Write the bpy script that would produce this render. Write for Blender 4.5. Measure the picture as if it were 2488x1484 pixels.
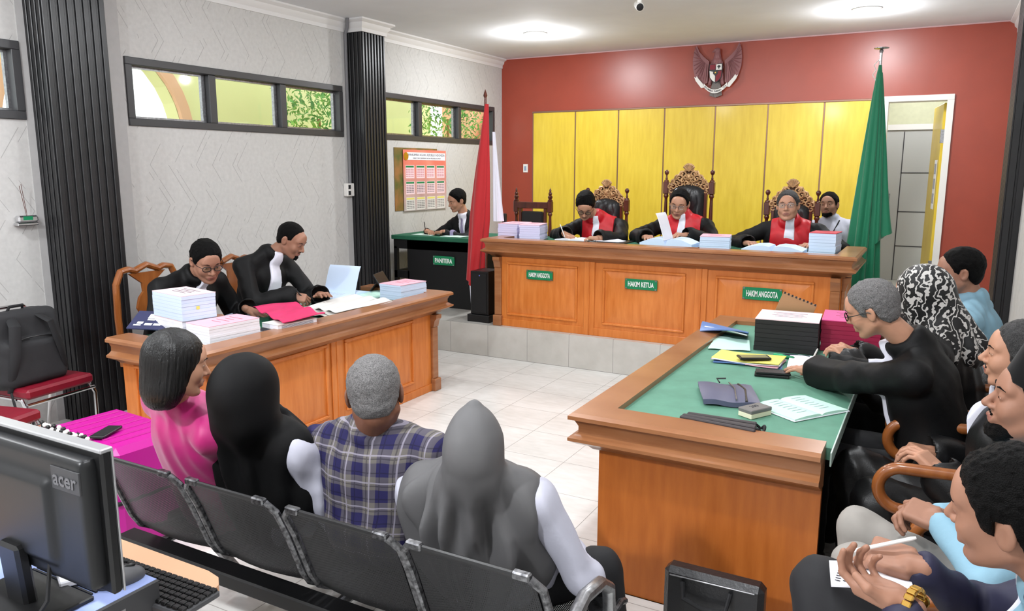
import bpy, bmesh, math, random
import numpy as np
from mathutils import Vector, Matrix
for _o in list(bpy.data.objects): bpy.data.objects.remove(_o, do_unlink=True)
SC = bpy.context.scene
COL = SC.collection
PI = math.pi
rnd = random.Random(7)
# ---------------------------------------------------------------- camera, world, light, exposure
cd = bpy.data.cameras.new('camera'); cam = bpy.data.objects.new('camera', cd); COL.objects.link(cam)
cd.sensor_fit = 'HORIZONTAL'; cd.sensor_width = 36.0; cd.lens = 1865.3 * 36.0 / 2488.0
cd.clip_start = 0.05; cd.clip_end = 200
_r = Vector((0.8760, 0.4822, 0.0010)); _f = Vector((-0.4748, 0.8627, -0.1750)).normalized()
_u = _r.cross(_f).normalized(); _r = _f.cross(_u).normalized()
cam.matrix_world = Matrix(((_r.x, _u.x, -_f.x, 0), (_r.y, _u.y, -_f.y, 0), (_r.z, _u.z, -_f.z, 1.75), (0, 0, 0, 1)))
SC.camera = cam
SC.view_settings.view_transform = 'Standard'; SC.view_settings.look = 'None'
SC.view_settings.gamma = 1.0; SC.view_settings.use_curve_mapping = False
SC.view_settings.exposure = 0.04
SC.cycles.max_bounces = 7; SC.cycles.diffuse_bounces = 4; SC.cycles.glossy_bounces = 3
SC.cycles.sample_clamp_indirect = 4.0
wd = bpy.data.worlds.new('sky'); SC.world = wd; wd.use_nodes = True
_bg = wd.node_tree.nodes['Background']; _bg.inputs[0].default_value = (0.90, 0.96, 1.0, 1); _bg.inputs[1].default_value = 2.2
XL, YB, HC, XR, YF, ZP = -5.30, 9.34, 3.20, 0.55, -2.2, 0.30
LAMPS = [(-3.98, 7.75), (-0.72, 8.05), (-3.3, 4.3), (-0.75, 4.6), (-2.3, 2.2), (-4.3, 1.2), (-0.5, 1.6), (-2.3, -0.9), (-2.35, 5.5)]  # first two lamps are seen, the others are assumed and added for light
LAMP_W = [74, 62, 28, 40, 36, 78, 54, 240, 36]
def lamp_light(x, y, z, w, kind='POINT'):
    ld = bpy.data.lights.new('ceiling_light', kind); ld.energy = w
    if kind == 'POINT': ld.shadow_soft_size = 0.055
    else: ld.shape = 'DISK'; ld.size = .18
    ld.color = (0.95, 0.975, 1.0)
    lo = bpy.data.objects.new('bulb', ld); COL.objects.link(lo); lo.location = (x, y, z); return lo
# ---------------------------------------------------------------- object helpers
def tag(o, label=None, cat=None, group=None, kind=None):
    if label: o['label'] = label
    if cat: o['category'] = cat
    if group: o['group'] = group
    if kind: o['kind'] = kind
    return o
def thing(name, label, cat, loc=(0, 0, 0), rz=0.0, group=None):
    o = bpy.data.objects.new(name, None); COL.objects.link(o); o.empty_display_size = 0.1
    o.location = loc; o.rotation_euler = (0, 0, rz)
    return tag(o, label, cat, group)
def link(name, me, parent=None, mats=(), label=None):
    o = bpy.data.objects.new(name, me); COL.objects.link(o)
    for m in (mats if isinstance(mats, (list, tuple)) else [mats]): me.materials.append(m)
    if parent: o.parent = parent
    if label: o['label'] = label
    return o
def copy_tree(o, parent=None, loc=None, rz=None):
    c = o.copy(); COL.objects.link(c); c.parent = parent
    if loc is not None: c.location = loc
    if rz is not None: c.rotation_euler[2] = rz
    for ch in list(o.children): copy_tree(ch, c)
    return c
# ---------------------------------------------------------------- materials
def lin(h):
    if isinstance(h, str):
        v = [int(h[i:i+2], 16) / 255 for i in (0, 2, 4)]
        return tuple((c / 12.92 if c <= 0.04045 else ((c + 0.055) / 1.055) ** 2.4) for c in v) + (1,)
    return tuple(h) + (1,)
def mat(name, col, rough=0.6, metal=0.0, spec=0.4, noise=0.0, nscale=20.0, bump=0.0, bscale=60.0, emit=0.0, stretch=None, col2=None, sheen=0.0, coat=0.0, sss=0.0):
    m = bpy.data.materials.new(name); m.use_nodes = True; nt = m.node_tree; b = nt.nodes['Principled BSDF']
    c = lin(col); b.inputs['Base Color'].default_value = c; b.inputs['Roughness'].default_value = rough
    b.inputs['Metallic'].default_value = metal; b.inputs['Specular IOR Level'].default_value = spec
    if sheen: b.inputs['Sheen Weight'].default_value = sheen; b.inputs['Sheen Roughness'].default_value = 0.5
    if coat: b.inputs['Coat Weight'].default_value = coat; b.inputs['Coat Roughness'].default_value = 0.12
    if emit: b.inputs['Emission Color'].default_value = c; b.inputs['Emission Strength'].default_value = emit
    tc = None
    if noise or bump or col2:
        tc = nt.nodes.new('ShaderNodeTexCoord'); mp = nt.nodes.new('ShaderNodeMapping'); nt.links.new(tc.outputs['Object'], mp.inputs[0])
        if stretch: mp.inputs['Scale'].default_value = stretch
    if noise or col2:
        n = nt.nodes.new('ShaderNodeTexNoise'); n.inputs['Scale'].default_value = nscale; n.inputs['Detail'].default_value = 5
        nt.links.new(mp.outputs[0], n.inputs[0])
        r = nt.nodes.new('ShaderNodeValToRGB'); r.color_ramp.elements[0].position = 0.32; r.color_ramp.elements[1].position = 0.68
        a = lin(col2) if col2 else tuple(x * (1 - noise) for x in c[:3]) + (1,)
        r.color_ramp.elements[0].color = a; r.color_ramp.elements[1].color = c if col2 else tuple(min(1, x * (1 + noise * 0.5)) for x in c[:3]) + (1,)
        nt.links.new(n.outputs[0], r.inputs[0]); nt.links.new(r.outputs[0], b.inputs['Base Color'])
    if bump:
        n2 = nt.nodes.new('ShaderNodeTexNoise'); n2.inputs['Scale'].default_value = bscale; n2.inputs['Detail'].default_value = 3
        nt.links.new(mp.outputs[0], n2.inputs[0])
        bp = nt.nodes.new('ShaderNodeBump'); bp.inputs['Strength'].default_value = bump; bp.inputs['Distance'].default_value = 0.01
        nt.links.new(n2.outputs[0], bp.inputs['Height']); nt.links.new(bp.outputs[0], b.inputs['Normal'])
    return m
class NG:                                                    # small expression builder for shader maths
    def __init__(s, m): s.nt = m.node_tree; s.b = s.nt.nodes['Principled BSDF']
    def node(s, t): return s.nt.nodes.new(t)
    def m(s, op, a, b=None, c=None):
        n = s.node('ShaderNodeMath'); n.operation = op
        for i, v in enumerate((a, b, c)):
            if v is None: continue
            if isinstance(v, (int, float)): n.inputs[i].default_value = v
            else: s.nt.links.new(v, n.inputs[i])
        return n.outputs[0]
    def xyz(s, which='Object'):
        t = s.node('ShaderNodeTexCoord'); q = s.node('ShaderNodeSeparateXYZ'); s.nt.links.new(t.outputs[which], q.inputs[0]); s.tc = t.outputs[which]
        return q.outputs
    def noise(s, scale, detail=3, vec=None, stretch=None):
        n = s.node('ShaderNodeTexNoise'); n.inputs['Scale'].default_value = scale; n.inputs['Detail'].default_value = detail
        v = vec or s.tc
        if stretch:
            mp = s.node('ShaderNodeMapping'); mp.inputs['Scale'].default_value = stretch; s.nt.links.new(v, mp.inputs[0]); v = mp.outputs[0]
        s.nt.links.new(v, n.inputs[0]); return n.outputs[0]
    def mix(s, f, a, b):
        n = s.node('ShaderNodeMix'); n.data_type = 'RGBA'
        for sock, v in ((n.inputs[0], f), (n.inputs[6], a), (n.inputs[7], b)):
            if isinstance(v, (int, float)): sock.default_value = v
            elif isinstance(v, tuple): sock.default_value = v
            else: s.nt.links.new(v, sock)
        return n.outputs[2]
    def line(s, u, period, off, w):                           # 1 inside a thin line repeated every period
        t = s.m('FRACT', s.m('DIVIDE', s.m('ADD', u, 100 * period - off), period))
        return s.m('LESS_THAN', t, w / period)
    def out(s, col=None, bump=None, strength=0.3, rough=None):
        if col is not None: s.nt.links.new(col, s.b.inputs['Base Color'])
        if rough is not None: s.nt.links.new(rough, s.b.inputs['Roughness'])
        if bump is not None:
            bp = s.node('ShaderNodeBump'); bp.inputs['Strength'].default_value = strength; bp.inputs['Distance'].default_value = 0.004
            s.nt.links.new(bump, bp.inputs['Height']); s.nt.links.new(bp.outputs[0], s.b.inputs['Normal'])
def m_tile(name, ax, tile, off, base, joint, rough):
    m = mat(name, base, rough, spec=0.5); g = NG(m); o = g.xyz()
    l = g.m('MAXIMUM', g.line(o[ax[0]], tile[0], off[0], 0.004), g.line(o[ax[1]], tile[1], off[1], 0.004))
    v = g.noise(2.2, 8, stretch=(1, 1.6, 1)); v2 = g.noise(9, 6, stretch=(1, 3, 1))
    s = g.m('MULTIPLY_ADD', v, 0.55, g.m('MULTIPLY', v2, 0.45)); s = g.m('MULTIPLY_ADD', s, 2.6, -0.8); s.node.use_clamp = True
    b = lin(base); dk = (b[0] * .78, b[1] * .78, b[2] * .76, 1)
    g.out(g.mix(l, g.mix(s, dk, b), lin(joint))); return m
def m_wallpaper():
    m = mat('wallpaper', 'c9c8c6', 0.75, spec=0.25); g = NG(m); o = g.xyz()
    # zigzag embossed bands running up the wall, broken up by noise
    tri = g.m('ABSOLUTE', g.m('SUBTRACT', g.m('FRACT', g.m('DIVIDE', g.m('ADD', o[2], 10), 0.62)), 0.5))
    u = g.m('MULTIPLY_ADD', tri, 0.40, g.m('ADD', o[0], o[1]))
    l1 = g.line(u, 0.21, 0.0, 0.006); l2 = g.line(u, 0.21, 0.05, 0.005)
    brk = g.m('GREATER_THAN', g.noise(3.0, 2), 0.52); brk2 = g.m('GREATER_THAN', g.noise(5.0, 2), 0.5)
    l = g.m('MAXIMUM', g.m('MULTIPLY', l1, brk), g.m('MULTIPLY', l2, brk2))
    grain = g.noise(260, 2)
    col = g.mix(l, g.mix(g.noise(30, 4), lin('b9b8b6'), lin('cfcecb')), lin('a8a7a5'))
    g.out(col, g.m('MULTIPLY_ADD', l, 1.0, g.m('MULTIPLY', grain, 0.25)), 0.45); return m
def m_wood(name, c1, c2, rough=0.35, stretch=(1, 1, 14), scale=4, coat=0.25):
    m = mat(name, c1, rough, spec=0.4, coat=coat); g = NG(m); g.xyz()
    n = g.noise(scale, 6, stretch=tuple(14.0 / s if s > 1 else 14.0 / 2 for s in stretch))
    n2 = g.noise(1.2, 2)
    t = g.m('MULTIPLY_ADD', g.m('MULTIPLY_ADD', n, 0.8, g.m('MULTIPLY', n2, 0.3)), 2.2, -0.75); t.node.use_clamp = True
    g.out(g.mix(t, lin(c2), lin(c1)), n, 0.05); return m
M = {}
M['ceiling'] = mat('ceiling_paint', 'e2e4e8', 0.85, noise=0.03, nscale=3)
M['wallpaper'] = m_wallpaper()
M['plain'] = mat('wall_margin', 'b5b4b3', 0.8, noise=0.04)
M['red'] = mat('red_wall_paint', '9c3f2b', 0.36, spec=0.6, noise=0.06, nscale=4)
M['cream_edge'] = mat('wall_edge', 'd9d4cc', 0.7)
M['floor'] = m_tile('floor_tile', (0, 1), (0.42, 0.42), (-2.276, 4.02), 'e6e5e2', 'a09e9a', 0.22)
M['step'] = m_tile('step_tile', (0, 2), (0.42, 0.30), (-2.36, 0.0), 'c9c7c1', '8f8d88', 0.25)
M['frame'] = mat('dark_aluminium', '3a3a3c', 0.4, spec=0.5)
M['black_panel'] = mat('black_fluted_panel', '1c1c1e', 0.38, spec=0.5, noise=0.15, nscale=3)
M['cornice'] = mat('cornice_white', 'dedddc', 0.6)
M['yellow'] = None
M['white'] = mat('white_paint', 'e9e7e2', 0.5)
M['desk'] = m_wood('desk_wood', 'd98540', 'bf6823', 0.4, coat=0.15)
M['rim'] = m_wood('rim_wood', 'a8744e', '8a5530', 0.33, stretch=(14, 14, 1), coat=0.25)
M['rimy'] = M['rim']
M['chairwood'] = m_wood('chair_wood', 'a0602f', '7d431b', 0.3, coat=0.4)
M['darkwood'] = m_wood('dark_throne_wood', '6b3524', '43180f', 0.3, coat=0.4)
M['gold'] = mat('carved_gilt_wood', 'c39a6c', 0.42, 0.25, 0.5, noise=0.35, nscale=40)
M['leather'] = mat('black_leather', '232325', 0.33, spec=0.5, bump=0.15, bscale=90)
M['black'] = mat('black_plastic', '111112', 0.38, spec=0.45)
M['blackmatt'] = mat('matt_black', '141415', 0.6, spec=0.3, noise=0.1)
M['green'] = mat('green_table_cloth', '5d8f79', 0.75, noise=0.12, nscale=8, bump=0.08, bscale=400)
M['greendark'] = mat('dark_green_cloth', '1f6046', 0.8, noise=0.1)
M['sign'] = mat('green_sign', '0d7d50', 0.35)
M['signtext'] = mat('white_letters', 'f2f4f2', 0.5)
M['chrome'] = mat('chrome', 'd8d8da', 0.14, 1.0)
M['steel'] = mat('brushed_steel', '9b9b9d', 0.33, 0.9, noise=0.3, nscale=60)
M['maroon'] = mat('maroon_vinyl', '7d1326', 0.42, noise=0.1)
M['robe'] = mat('black_robe_cloth', '0b0b0c', 0.62, spec=0.22, noise=0.1, nscale=10, bump=0.1, bscale=300)
M['robegrey'] = mat('black_satin_robe', '111112', 0.42, spec=0.4, bump=0.1, bscale=200)
M['redcloth'] = mat('red_satin', 'c01a26', 0.5, noise=0.15, nscale=12)
M['whitecloth'] = mat('white_cloth', 'e8e8f4', 0.7, bump=0.1, bscale=60)
M['stripeshirt'] = None
M['paper'] = mat('paper', 'eeeef6', 0.75, noise=0.04, nscale=8)
M['paperblue'] = mat('bluish_paper', 'cfe0f7', 0.75)
M['pink'] = mat('pink_paper', 'eeb4c4', 0.7, noise=0.05)
M['hotpink'] = mat('hot_pink_folder', 'd82f68', 0.5, noise=0.1)
M['skin'] = mat('skin', '9a6f5a', 0.52, spec=0.35, noise=0.06, nscale=30)
M['skinl'] = mat('skin_light', 'bb8a70', 0.5, spec=0.35, noise=0.06, nscale=30)
M['skind'] = mat('skin_dark', '7d5442', 0.52, spec=0.35, noise=0.06, nscale=30)
M['lip'] = mat('lips', '8f5c50', 0.5)
M['hair'] = mat('black_hair', '060505', 0.6, spec=0.12, noise=0.3, nscale=200, bump=0.7, bscale=420)
M['hairlong'] = mat('long_black_hair', '080707', 0.32, spec=0.4, bump=0.35, bscale=60, stretch=(9, 9, .6))
M['hairgrey'] = mat('grey_hair', '8a8887', 0.6, col2='474546', nscale=330, bump=0.6, bscale=420)
M['hairmix'] = mat('dark_greying_hair', '454444', 0.6, col2='161616', nscale=330, bump=0.6, bscale=420)
M['eyewhite'] = mat('eye_white', 'd8d2cc', 0.3)
M['iris'] = mat('iris_dark', '1d120d', 0.15)
M['trouser'] = mat('dark_trousers', '17171a', 0.75)
M['shoe'] = mat('black_shoe', '0e0e0f', 0.3)

M['suit'] = mat('black_suit', '121214', .7, spec=.25)
M['tie'] = mat('grey_purple_tie', '8f86a8', .5)
M['shirtwhite'] = mat('white_shirt', 'bcbcca', .7, noise=.04, nscale=10, bump=.1, bscale=50)
M['pinkblouse'] = mat('pink_blouse', 'b52070', .5, sheen=.2, noise=.12, nscale=6)
M['blackscarf'] = mat('black_scarf', '070708', .7, spec=.2)
M['greyscarf'] = mat('grey_scarf', '5f5e5f', .6, spec=.3)
M['shirtblue'] = mat('light_blue_shirt', '86adc0', .65, noise=.08, nscale=8, bump=.1, bscale=50)
M['greytrouser'] = mat('grey_trousers', '9a958f', .75, noise=.06)
M['navy'] = mat('navy_jacket', '25253d', .6, spec=.35, noise=.2, nscale=8)
M['peci'] = mat('black_velvet_cap', '0b0b0c', .85, spec=.1, sheen=.15)
def m_plaid():
    m = mat('checked_shirt', '5a5560', .75, spec=.2); g = NG(m); o = g.xyz()
    def band(u, per, off, w): return g.line(u, per, off, w)
    u = g.m('MULTIPLY_ADD', g.noise(4, 2), .03, o[0]); v = g.m('MULTIPLY_ADD', g.noise(5, 2), .03, o[2])
    bx, bz = band(u, .085, 0, .042), band(v, .085, 0, .042); lx, lz = band(u, .085, .062, .005), band(v, .085, .062, .005); dx, dz = band(u, .0425, .01, .004), band(v, .0425, .01, .004)
    c = g.mix(g.m('MULTIPLY', g.m('ADD', bx, bz), .5), lin('6e6965'), lin('28254f')); c = g.mix(g.m('MULTIPLY', g.m('MAXIMUM', dx, dz), .5), c, lin('1a1826')); c = g.mix(g.m('MULTIPLY', g.m('MAXIMUM', lx, lz), .45), c, lin('b9b3c4'))
    g.out(c); return m
M['plaid'] = m_plaid()
def m_batik():
    m = mat('floral_black_white_scarf', '141414', .55, sheen=.1); g = NG(m); g.xyz()
    w = g.node('ShaderNodeTexWave'); w.inputs['Scale'].default_value = 9; w.inputs['Distortion'].default_value = 14; w.inputs['Detail'].default_value = 2; w.inputs['Detail Scale'].default_value = 2.2
    g.nt.links.new(g.tc, w.inputs[0]); vo = g.node('ShaderNodeTexVoronoi'); vo.inputs['Scale'].default_value = 22; g.nt.links.new(g.tc, vo.inputs[0])
    a = g.m('GREATER_THAN', w.outputs[1], .80); b = g.m('LESS_THAN', vo.outputs[0], .20); s = g.m('MAXIMUM', a, b)
    g.out(g.mix(s, lin('101011'), lin('c9c6c2'))); return m
M['batik'] = m_batik()
for k_, c_, r_ in (('backpack', '262628', .8), ('strap', '1b1b1d', .75), ('case', 'b8148c', .35), ('navybox', '34375a', .6), ('yellowpaper', 'e3d870', .7), ('pinkwhite', 'efd3da', .7), ('greenpaper', 'c5eada', .7), ('greenwhite', 'd6f2e6', .7), ('print', '2c2c34', .8),
                   ('printred', 'b2475a', .8), ('greyprint', '9aa6b4', .8), ('news', 'bdbab4', .8), ('newslight', 'dcdad6', .8), ('paperviolet', 'd9d3f2', .7), ('redpaper', 'c73a4c', .6), ('blackedge', '1d1d1e', .6), ('crimson', 'a01f45', .5), ('hotpink2', 'e2508f', .6),
                   ('brownpaper', 'a8845c', .7), ('bluefolder', '5d7bb0', .4), ('olive', '8a8660', .3), ('marker', '1fa66a', .4), ('marker2', '0e7a4c', .4), ('pouch', '55566e', .45), ('cream2', 'e0dcc0', .6), ('greybox', '6d6a68', .5), ('fan', '3a3435', .6),
                   ('bluecap', '2247c8', .35), ('peach', 'dcab88', .45), ('pcgrey', '39393b', .5), ('pcblue', '8f9fd0', .4), ('mousegrey', '4c4c4f', .5), ('pcback', '17181a', .4), ('greyletter', '5d5d60', .4), ('emblem', '8a5a5c', .45), ('emblemgrey', '77706c', .5)):
    M[k_] = mat(k_ + '_material', c_, r_)
M['goldm'] = mat('gold_metal', 'c9a050', .25, .9); M['silver'] = mat('silver_plastic', 'b9b9bb', .3, .5)
M['glassy'] = mat('clear_plastic', 'dfe8ee', .15); M['glassy'].node_tree.nodes['Principled BSDF'].inputs['Transmission Weight'].default_value = .6
# ---------------------------------------------------------------- mesh builder
def frame_z(d, hint=Vector((0, 0, 1))):
    d = Vector(d).normalized()
    if abs(d.dot(hint)) > 0.97: hint = Vector((0, 1, 0))
    x = hint.cross(d).normalized(); y = d.cross(x).normalized()
    return Matrix((x, y, d)).transposed()
def rotm(rx=0, ry=0, rz=0):
    return Matrix.Rotation(rz, 4, 'Z') @ Matrix.Rotation(ry, 4, 'Y') @ Matrix.Rotation(rx, 4, 'X')
def T(x=0, y=0, z=0, rx=0, ry=0, rz=0): return Matrix.Translation((x, y, z)) @ rotm(rx, ry, rz)
class MB:
    def __init__(s): s.v = []; s.f = []; s.mi = []; s.cm = 0; s.M = Matrix.Identity(4)
    def add(s, vs, fs):
        k = len(s.v); s.v += [tuple(s.M @ Vector(p)) for p in vs]
        s.f += [tuple(i + k for i in f) for f in fs]; s.mi += [s.cm] * len(fs); return s
    def box(s, c, d, b=0.0, R=None):
        hx, hy, hz = d[0] / 2, d[1] / 2, d[2] / 2; b = min(b, hx * .49, hy * .49, hz * .49)
        vs = []; fs = []
        if b <= 0:
            vs = [(x, y, z) for x in (-hx, hx) for y in (-hy, hy) for z in (-hz, hz)]
            fs = [(0, 1, 3, 2), (4, 6, 7, 5), (0, 4, 5, 1), (2, 3, 7, 6), (0, 2, 6, 4), (1, 5, 7, 3)]
        else:
            idx = {}
            for sx in (-1, 1):
                for sy in (-1, 1):
                    for sz in (-1, 1):
                        for a in range(3):
                            p = [sx * hx, sy * hy, sz * hz]
                            for q in range(3):
                                if q != a: p[q] -= (sx, sy, sz)[q] * b
                            idx[sx, sy, sz, a] = len(vs); vs.append(tuple(p))
            for a in range(3):
                o = [q for q in range(3) if q != a]
                for sg in (-1, 1):
                    q = []
                    for (u, w) in ((-1, -1), (1, -1), (1, 1), (-1, 1)):
                        k = [0, 0, 0]; k[a] = sg; k[o[0]] = u; k[o[1]] = w; q.append(idx[(*k, a)])
                    fs.append(tuple(q))
                for u in (-1, 1):
                    for w in (-1, 1):
                        k0 = [0, 0, 0]; k0[a] = -1; k0[o[0]] = u; k0[o[1]] = w; k1 = list(k0); k1[a] = 1
                        fs.append((idx[(*k0, o[0])], idx[(*k1, o[0])], idx[(*k1, o[1])], idx[(*k0, o[1])]))
            for sx in (-1, 1):
                for sy in (-1, 1):
                    for sz in (-1, 1): fs.append(tuple(idx[sx, sy, sz, a] for a in range(3)))
        if R is not None:
            R = R.to_3x3() if len(R) == 4 else R
            vs = [tuple(R @ Vector(p)) for p in vs]
        return s.add([(p[0] + c[0], p[1] + c[1], p[2] + c[2]) for p in vs], fs)
    def bb(s, x0, x1, y0, y1, z0, z1, b=0.0):
        return s.box(((x0 + x1) / 2, (y0 + y1) / 2, (z0 + z1) / 2), (abs(x1 - x0), abs(y1 - y0), abs(z1 - z0)), b)
    def tube(s, pts, r, seg=10, caps=True, closed=False, flat=1.0):
        pts = [Vector(p) for p in pts]; n = len(pts); rr = r if isinstance(r, (list, tuple)) else [r] * n
        vs = []; fs = []; up = None
        for i, p in enumerate(pts):
            if closed: d = pts[(i + 1) % n] - pts[i - 1]
            else: d = pts[min(i + 1, n - 1)] - pts[max(i - 1, 0)]
            if d.length < 1e-9: d = Vector((0, 0, 1))
            d.normalize()
            if up is None: up = frame_z(d).col[0].copy()
            up = (up - d * up.dot(d))
            up = up.normalized() if up.length > 1e-6 else frame_z(d).col[0].copy()
            w = d.cross(up)
            for k in range(seg):
                a = 2 * PI * k / seg; vs.append(tuple(p + (up * math.cos(a) + w * math.sin(a) * flat) * rr[i]))
        for i in range(n if closed else n - 1):
            for k in range(seg):
                a0 = i * seg + k; a1 = i * seg + (k + 1) % seg; j = ((i + 1) % n) * seg
                fs.append((a0, a1, j + (k + 1) % seg, j + k))
        if caps and not closed: fs += [tuple(range(seg))[::-1], tuple((n - 1) * seg + k for k in range(seg))]
        return s.add(vs, fs)
    def lathe(s, prof, c=(0, 0, 0), seg=16, axis=None):
        R = frame_z(axis) if axis is not None else Matrix.Identity(3); c = Vector(c); vs = []; fs = []; n = len(prof)
        for r, z in prof:
            for k in range(seg):
                a = 2 * PI * k / seg; vs.append(tuple(c + R @ Vector((r * math.cos(a), r * math.sin(a), z))))
        for i in range(n - 1):
            for k in range(seg): fs.append((i * seg + k, i * seg + (k + 1) % seg, (i + 1) * seg + (k + 1) % seg, (i + 1) * seg + k))
        fs += [tuple(range(seg))[::-1], tuple((n - 1) * seg + k for k in range(seg))]
        return s.add(vs, fs)
    def prism(s, poly, d, mtx=None):                           # polygon in xy, thickness d along z
        mtx = mtx or Matrix.Identity(4); n = len(poly)
        vs = [tuple(mtx @ Vector((x, y, z))) for z in (0, d) for x, y in poly]
        fs = [tuple(range(n))[::-1], tuple(range(n, 2 * n))] + [(i, (i + 1) % n, n + (i + 1) % n, n + i) for i in range(n)]
        return s.add(vs, fs)
    def ell(s, c, r, seg=14, rings=9, R=None):
        vs = []; fs = []
        for i in range(1, rings):
            t = PI * i / rings
            for k in range(seg):
                a = 2 * PI * k / seg; p = Vector((r[0] * math.sin(t) * math.cos(a), r[1] * math.sin(t) * math.sin(a), r[2] * math.cos(t)))
                if R is not None: p = R @ p
                vs.append((c[0] + p[0], c[1] + p[1], c[2] + p[2]))
        a = Vector((0, 0, r[2])); a = R @ a if R is not None else a
        vs += [(c[0] + a[0], c[1] + a[1], c[2] + a[2]), (c[0] - a[0], c[1] - a[1], c[2] - a[2])]; n = len(vs)
        for i in range(rings - 2):
            for k in range(seg): fs.append((i * seg + k, (i + 1) * seg + k, (i + 1) * seg + (k + 1) % seg, i * seg + (k + 1) % seg))
        for k in range(seg):
            fs.append((n - 2, k, (k + 1) % seg)); fs.append((n - 1, (rings - 2) * seg + (k + 1) % seg, (rings - 2) * seg + k))
        return s.add(vs, fs)
    def sheet(s, fn, nu, nv, th=0.001):                        # thick curved sheet, fn(u,v)->point
        P = [[Vector(fn(i / nu, j / nv)) for j in range(nv + 1)] for i in range(nu + 1)]
        vs = []; w = nv + 1
        N = []
        for i in range(nu + 1):
            for j in range(nv + 1):
                a = P[min(i + 1, nu)][j] - P[max(i - 1, 0)][j]; b = P[i][min(j + 1, nv)] - P[i][max(j - 1, 0)]
                nn = a.cross(b); N.append(nn.normalized() if nn.length > 1e-12 else Vector((0, 0, 1)))
        flat = [P[i][j] for i in range(nu + 1) for j in range(nv + 1)]
        vs = [tuple(p + n * th / 2) for p, n in zip(flat, N)] + [tuple(p - n * th / 2) for p, n in zip(flat, N)]
        o = len(flat); fs = []
        for i in range(nu):
            for j in range(nv):
                q = (i * w + j, (i + 1) * w + j, (i + 1) * w + j + 1, i * w + j + 1); fs.append(q); fs.append(tuple(o + t for t in q[::-1]))
        rim = [i * w for i in range(nu + 1)] + [nu * w + j for j in range(1, nv + 1)] + [i * w + nv for i in range(nu - 1, -1, -1)] + [j for j in range(nv - 1, 0, -1)]
        for a, b in zip(rim, rim[1:] + rim[:1]): fs.append((a, o + a, o + b, b))
        return s.add(vs, fs)
    def sweep(s, path, prof, closed=False):                    # moulding: path of (x,y), outward = right of travel; prof = (out, z)
        n = len(path); P = [Vector(p) for p in path]; vs = []; fs = []; m = len(prof)
        for i in range(n):
            ds = []
            if i > 0 or closed: ds.append((P[i] - P[i - 1]).normalized())
            if i < n - 1 or closed: ds.append((P[(i + 1) % n] - P[i]).normalized())
            ns = [Vector((d.y, -d.x)) for d in ds]; nn = sum(ns, Vector((0, 0))).normalized(); k = 1 / max(0.3, nn.dot(ns[0]))
            for o, z in prof: vs.append((P[i].x + nn.x * o * k, P[i].y + nn.y * o * k, z))
        for i in range(n if closed else n - 1):
            j = (i + 1) % n
            for k in range(m): fs.append((i * m + k, j * m + k, j * m + (k + 1) % m, i * m + (k + 1) % m))
        if not closed: fs += [tuple(range(m))[::-1], tuple((n - 1) * m + k for k in range(m))]
        return s.add(vs, fs)
    def build(s, name, mats, parent=None, label=None, smooth=0.6, fix=True):
        me = bpy.data.meshes.new(name); me.from_pydata(s.v, [], s.f)
        for i, k in enumerate(s.mi): me.polygons[i].material_index = k
        if fix:
            bm = bmesh.new(); bm.from_mesh(me); bmesh.ops.recalc_face_normals(bm, faces=bm.faces); bm.to_mesh(me); bm.free()
        if smooth:
            me.shade_smooth(); me.set_sharp_from_angle(angle=smooth)
        return link(name, me, parent, mats, label)
def text_mesh(name, s, size, mtx, m, parent=None, depth=0.001, sx=1.0, bold=0.0):
    cu = bpy.data.curves.new(name, 'FONT'); cu.body = s; cu.size = size; cu.extrude = depth; cu.align_x = 'CENTER'; cu.align_y = 'CENTER'; cu.offset = bold; cu.resolution_u = 3
    o = bpy.data.objects.new(name, cu); COL.objects.link(o)
    dg = bpy.context.evaluated_depsgraph_get(); me = bpy.data.meshes.new_from_object(o.evaluated_get(dg)); bpy.data.objects.remove(o, do_unlink=True)
    me.transform(mtx @ Matrix.Diagonal((sx, 1, 1, 1))); me.materials.clear(); me.name = name
    return link(name, me, parent, m)
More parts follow.
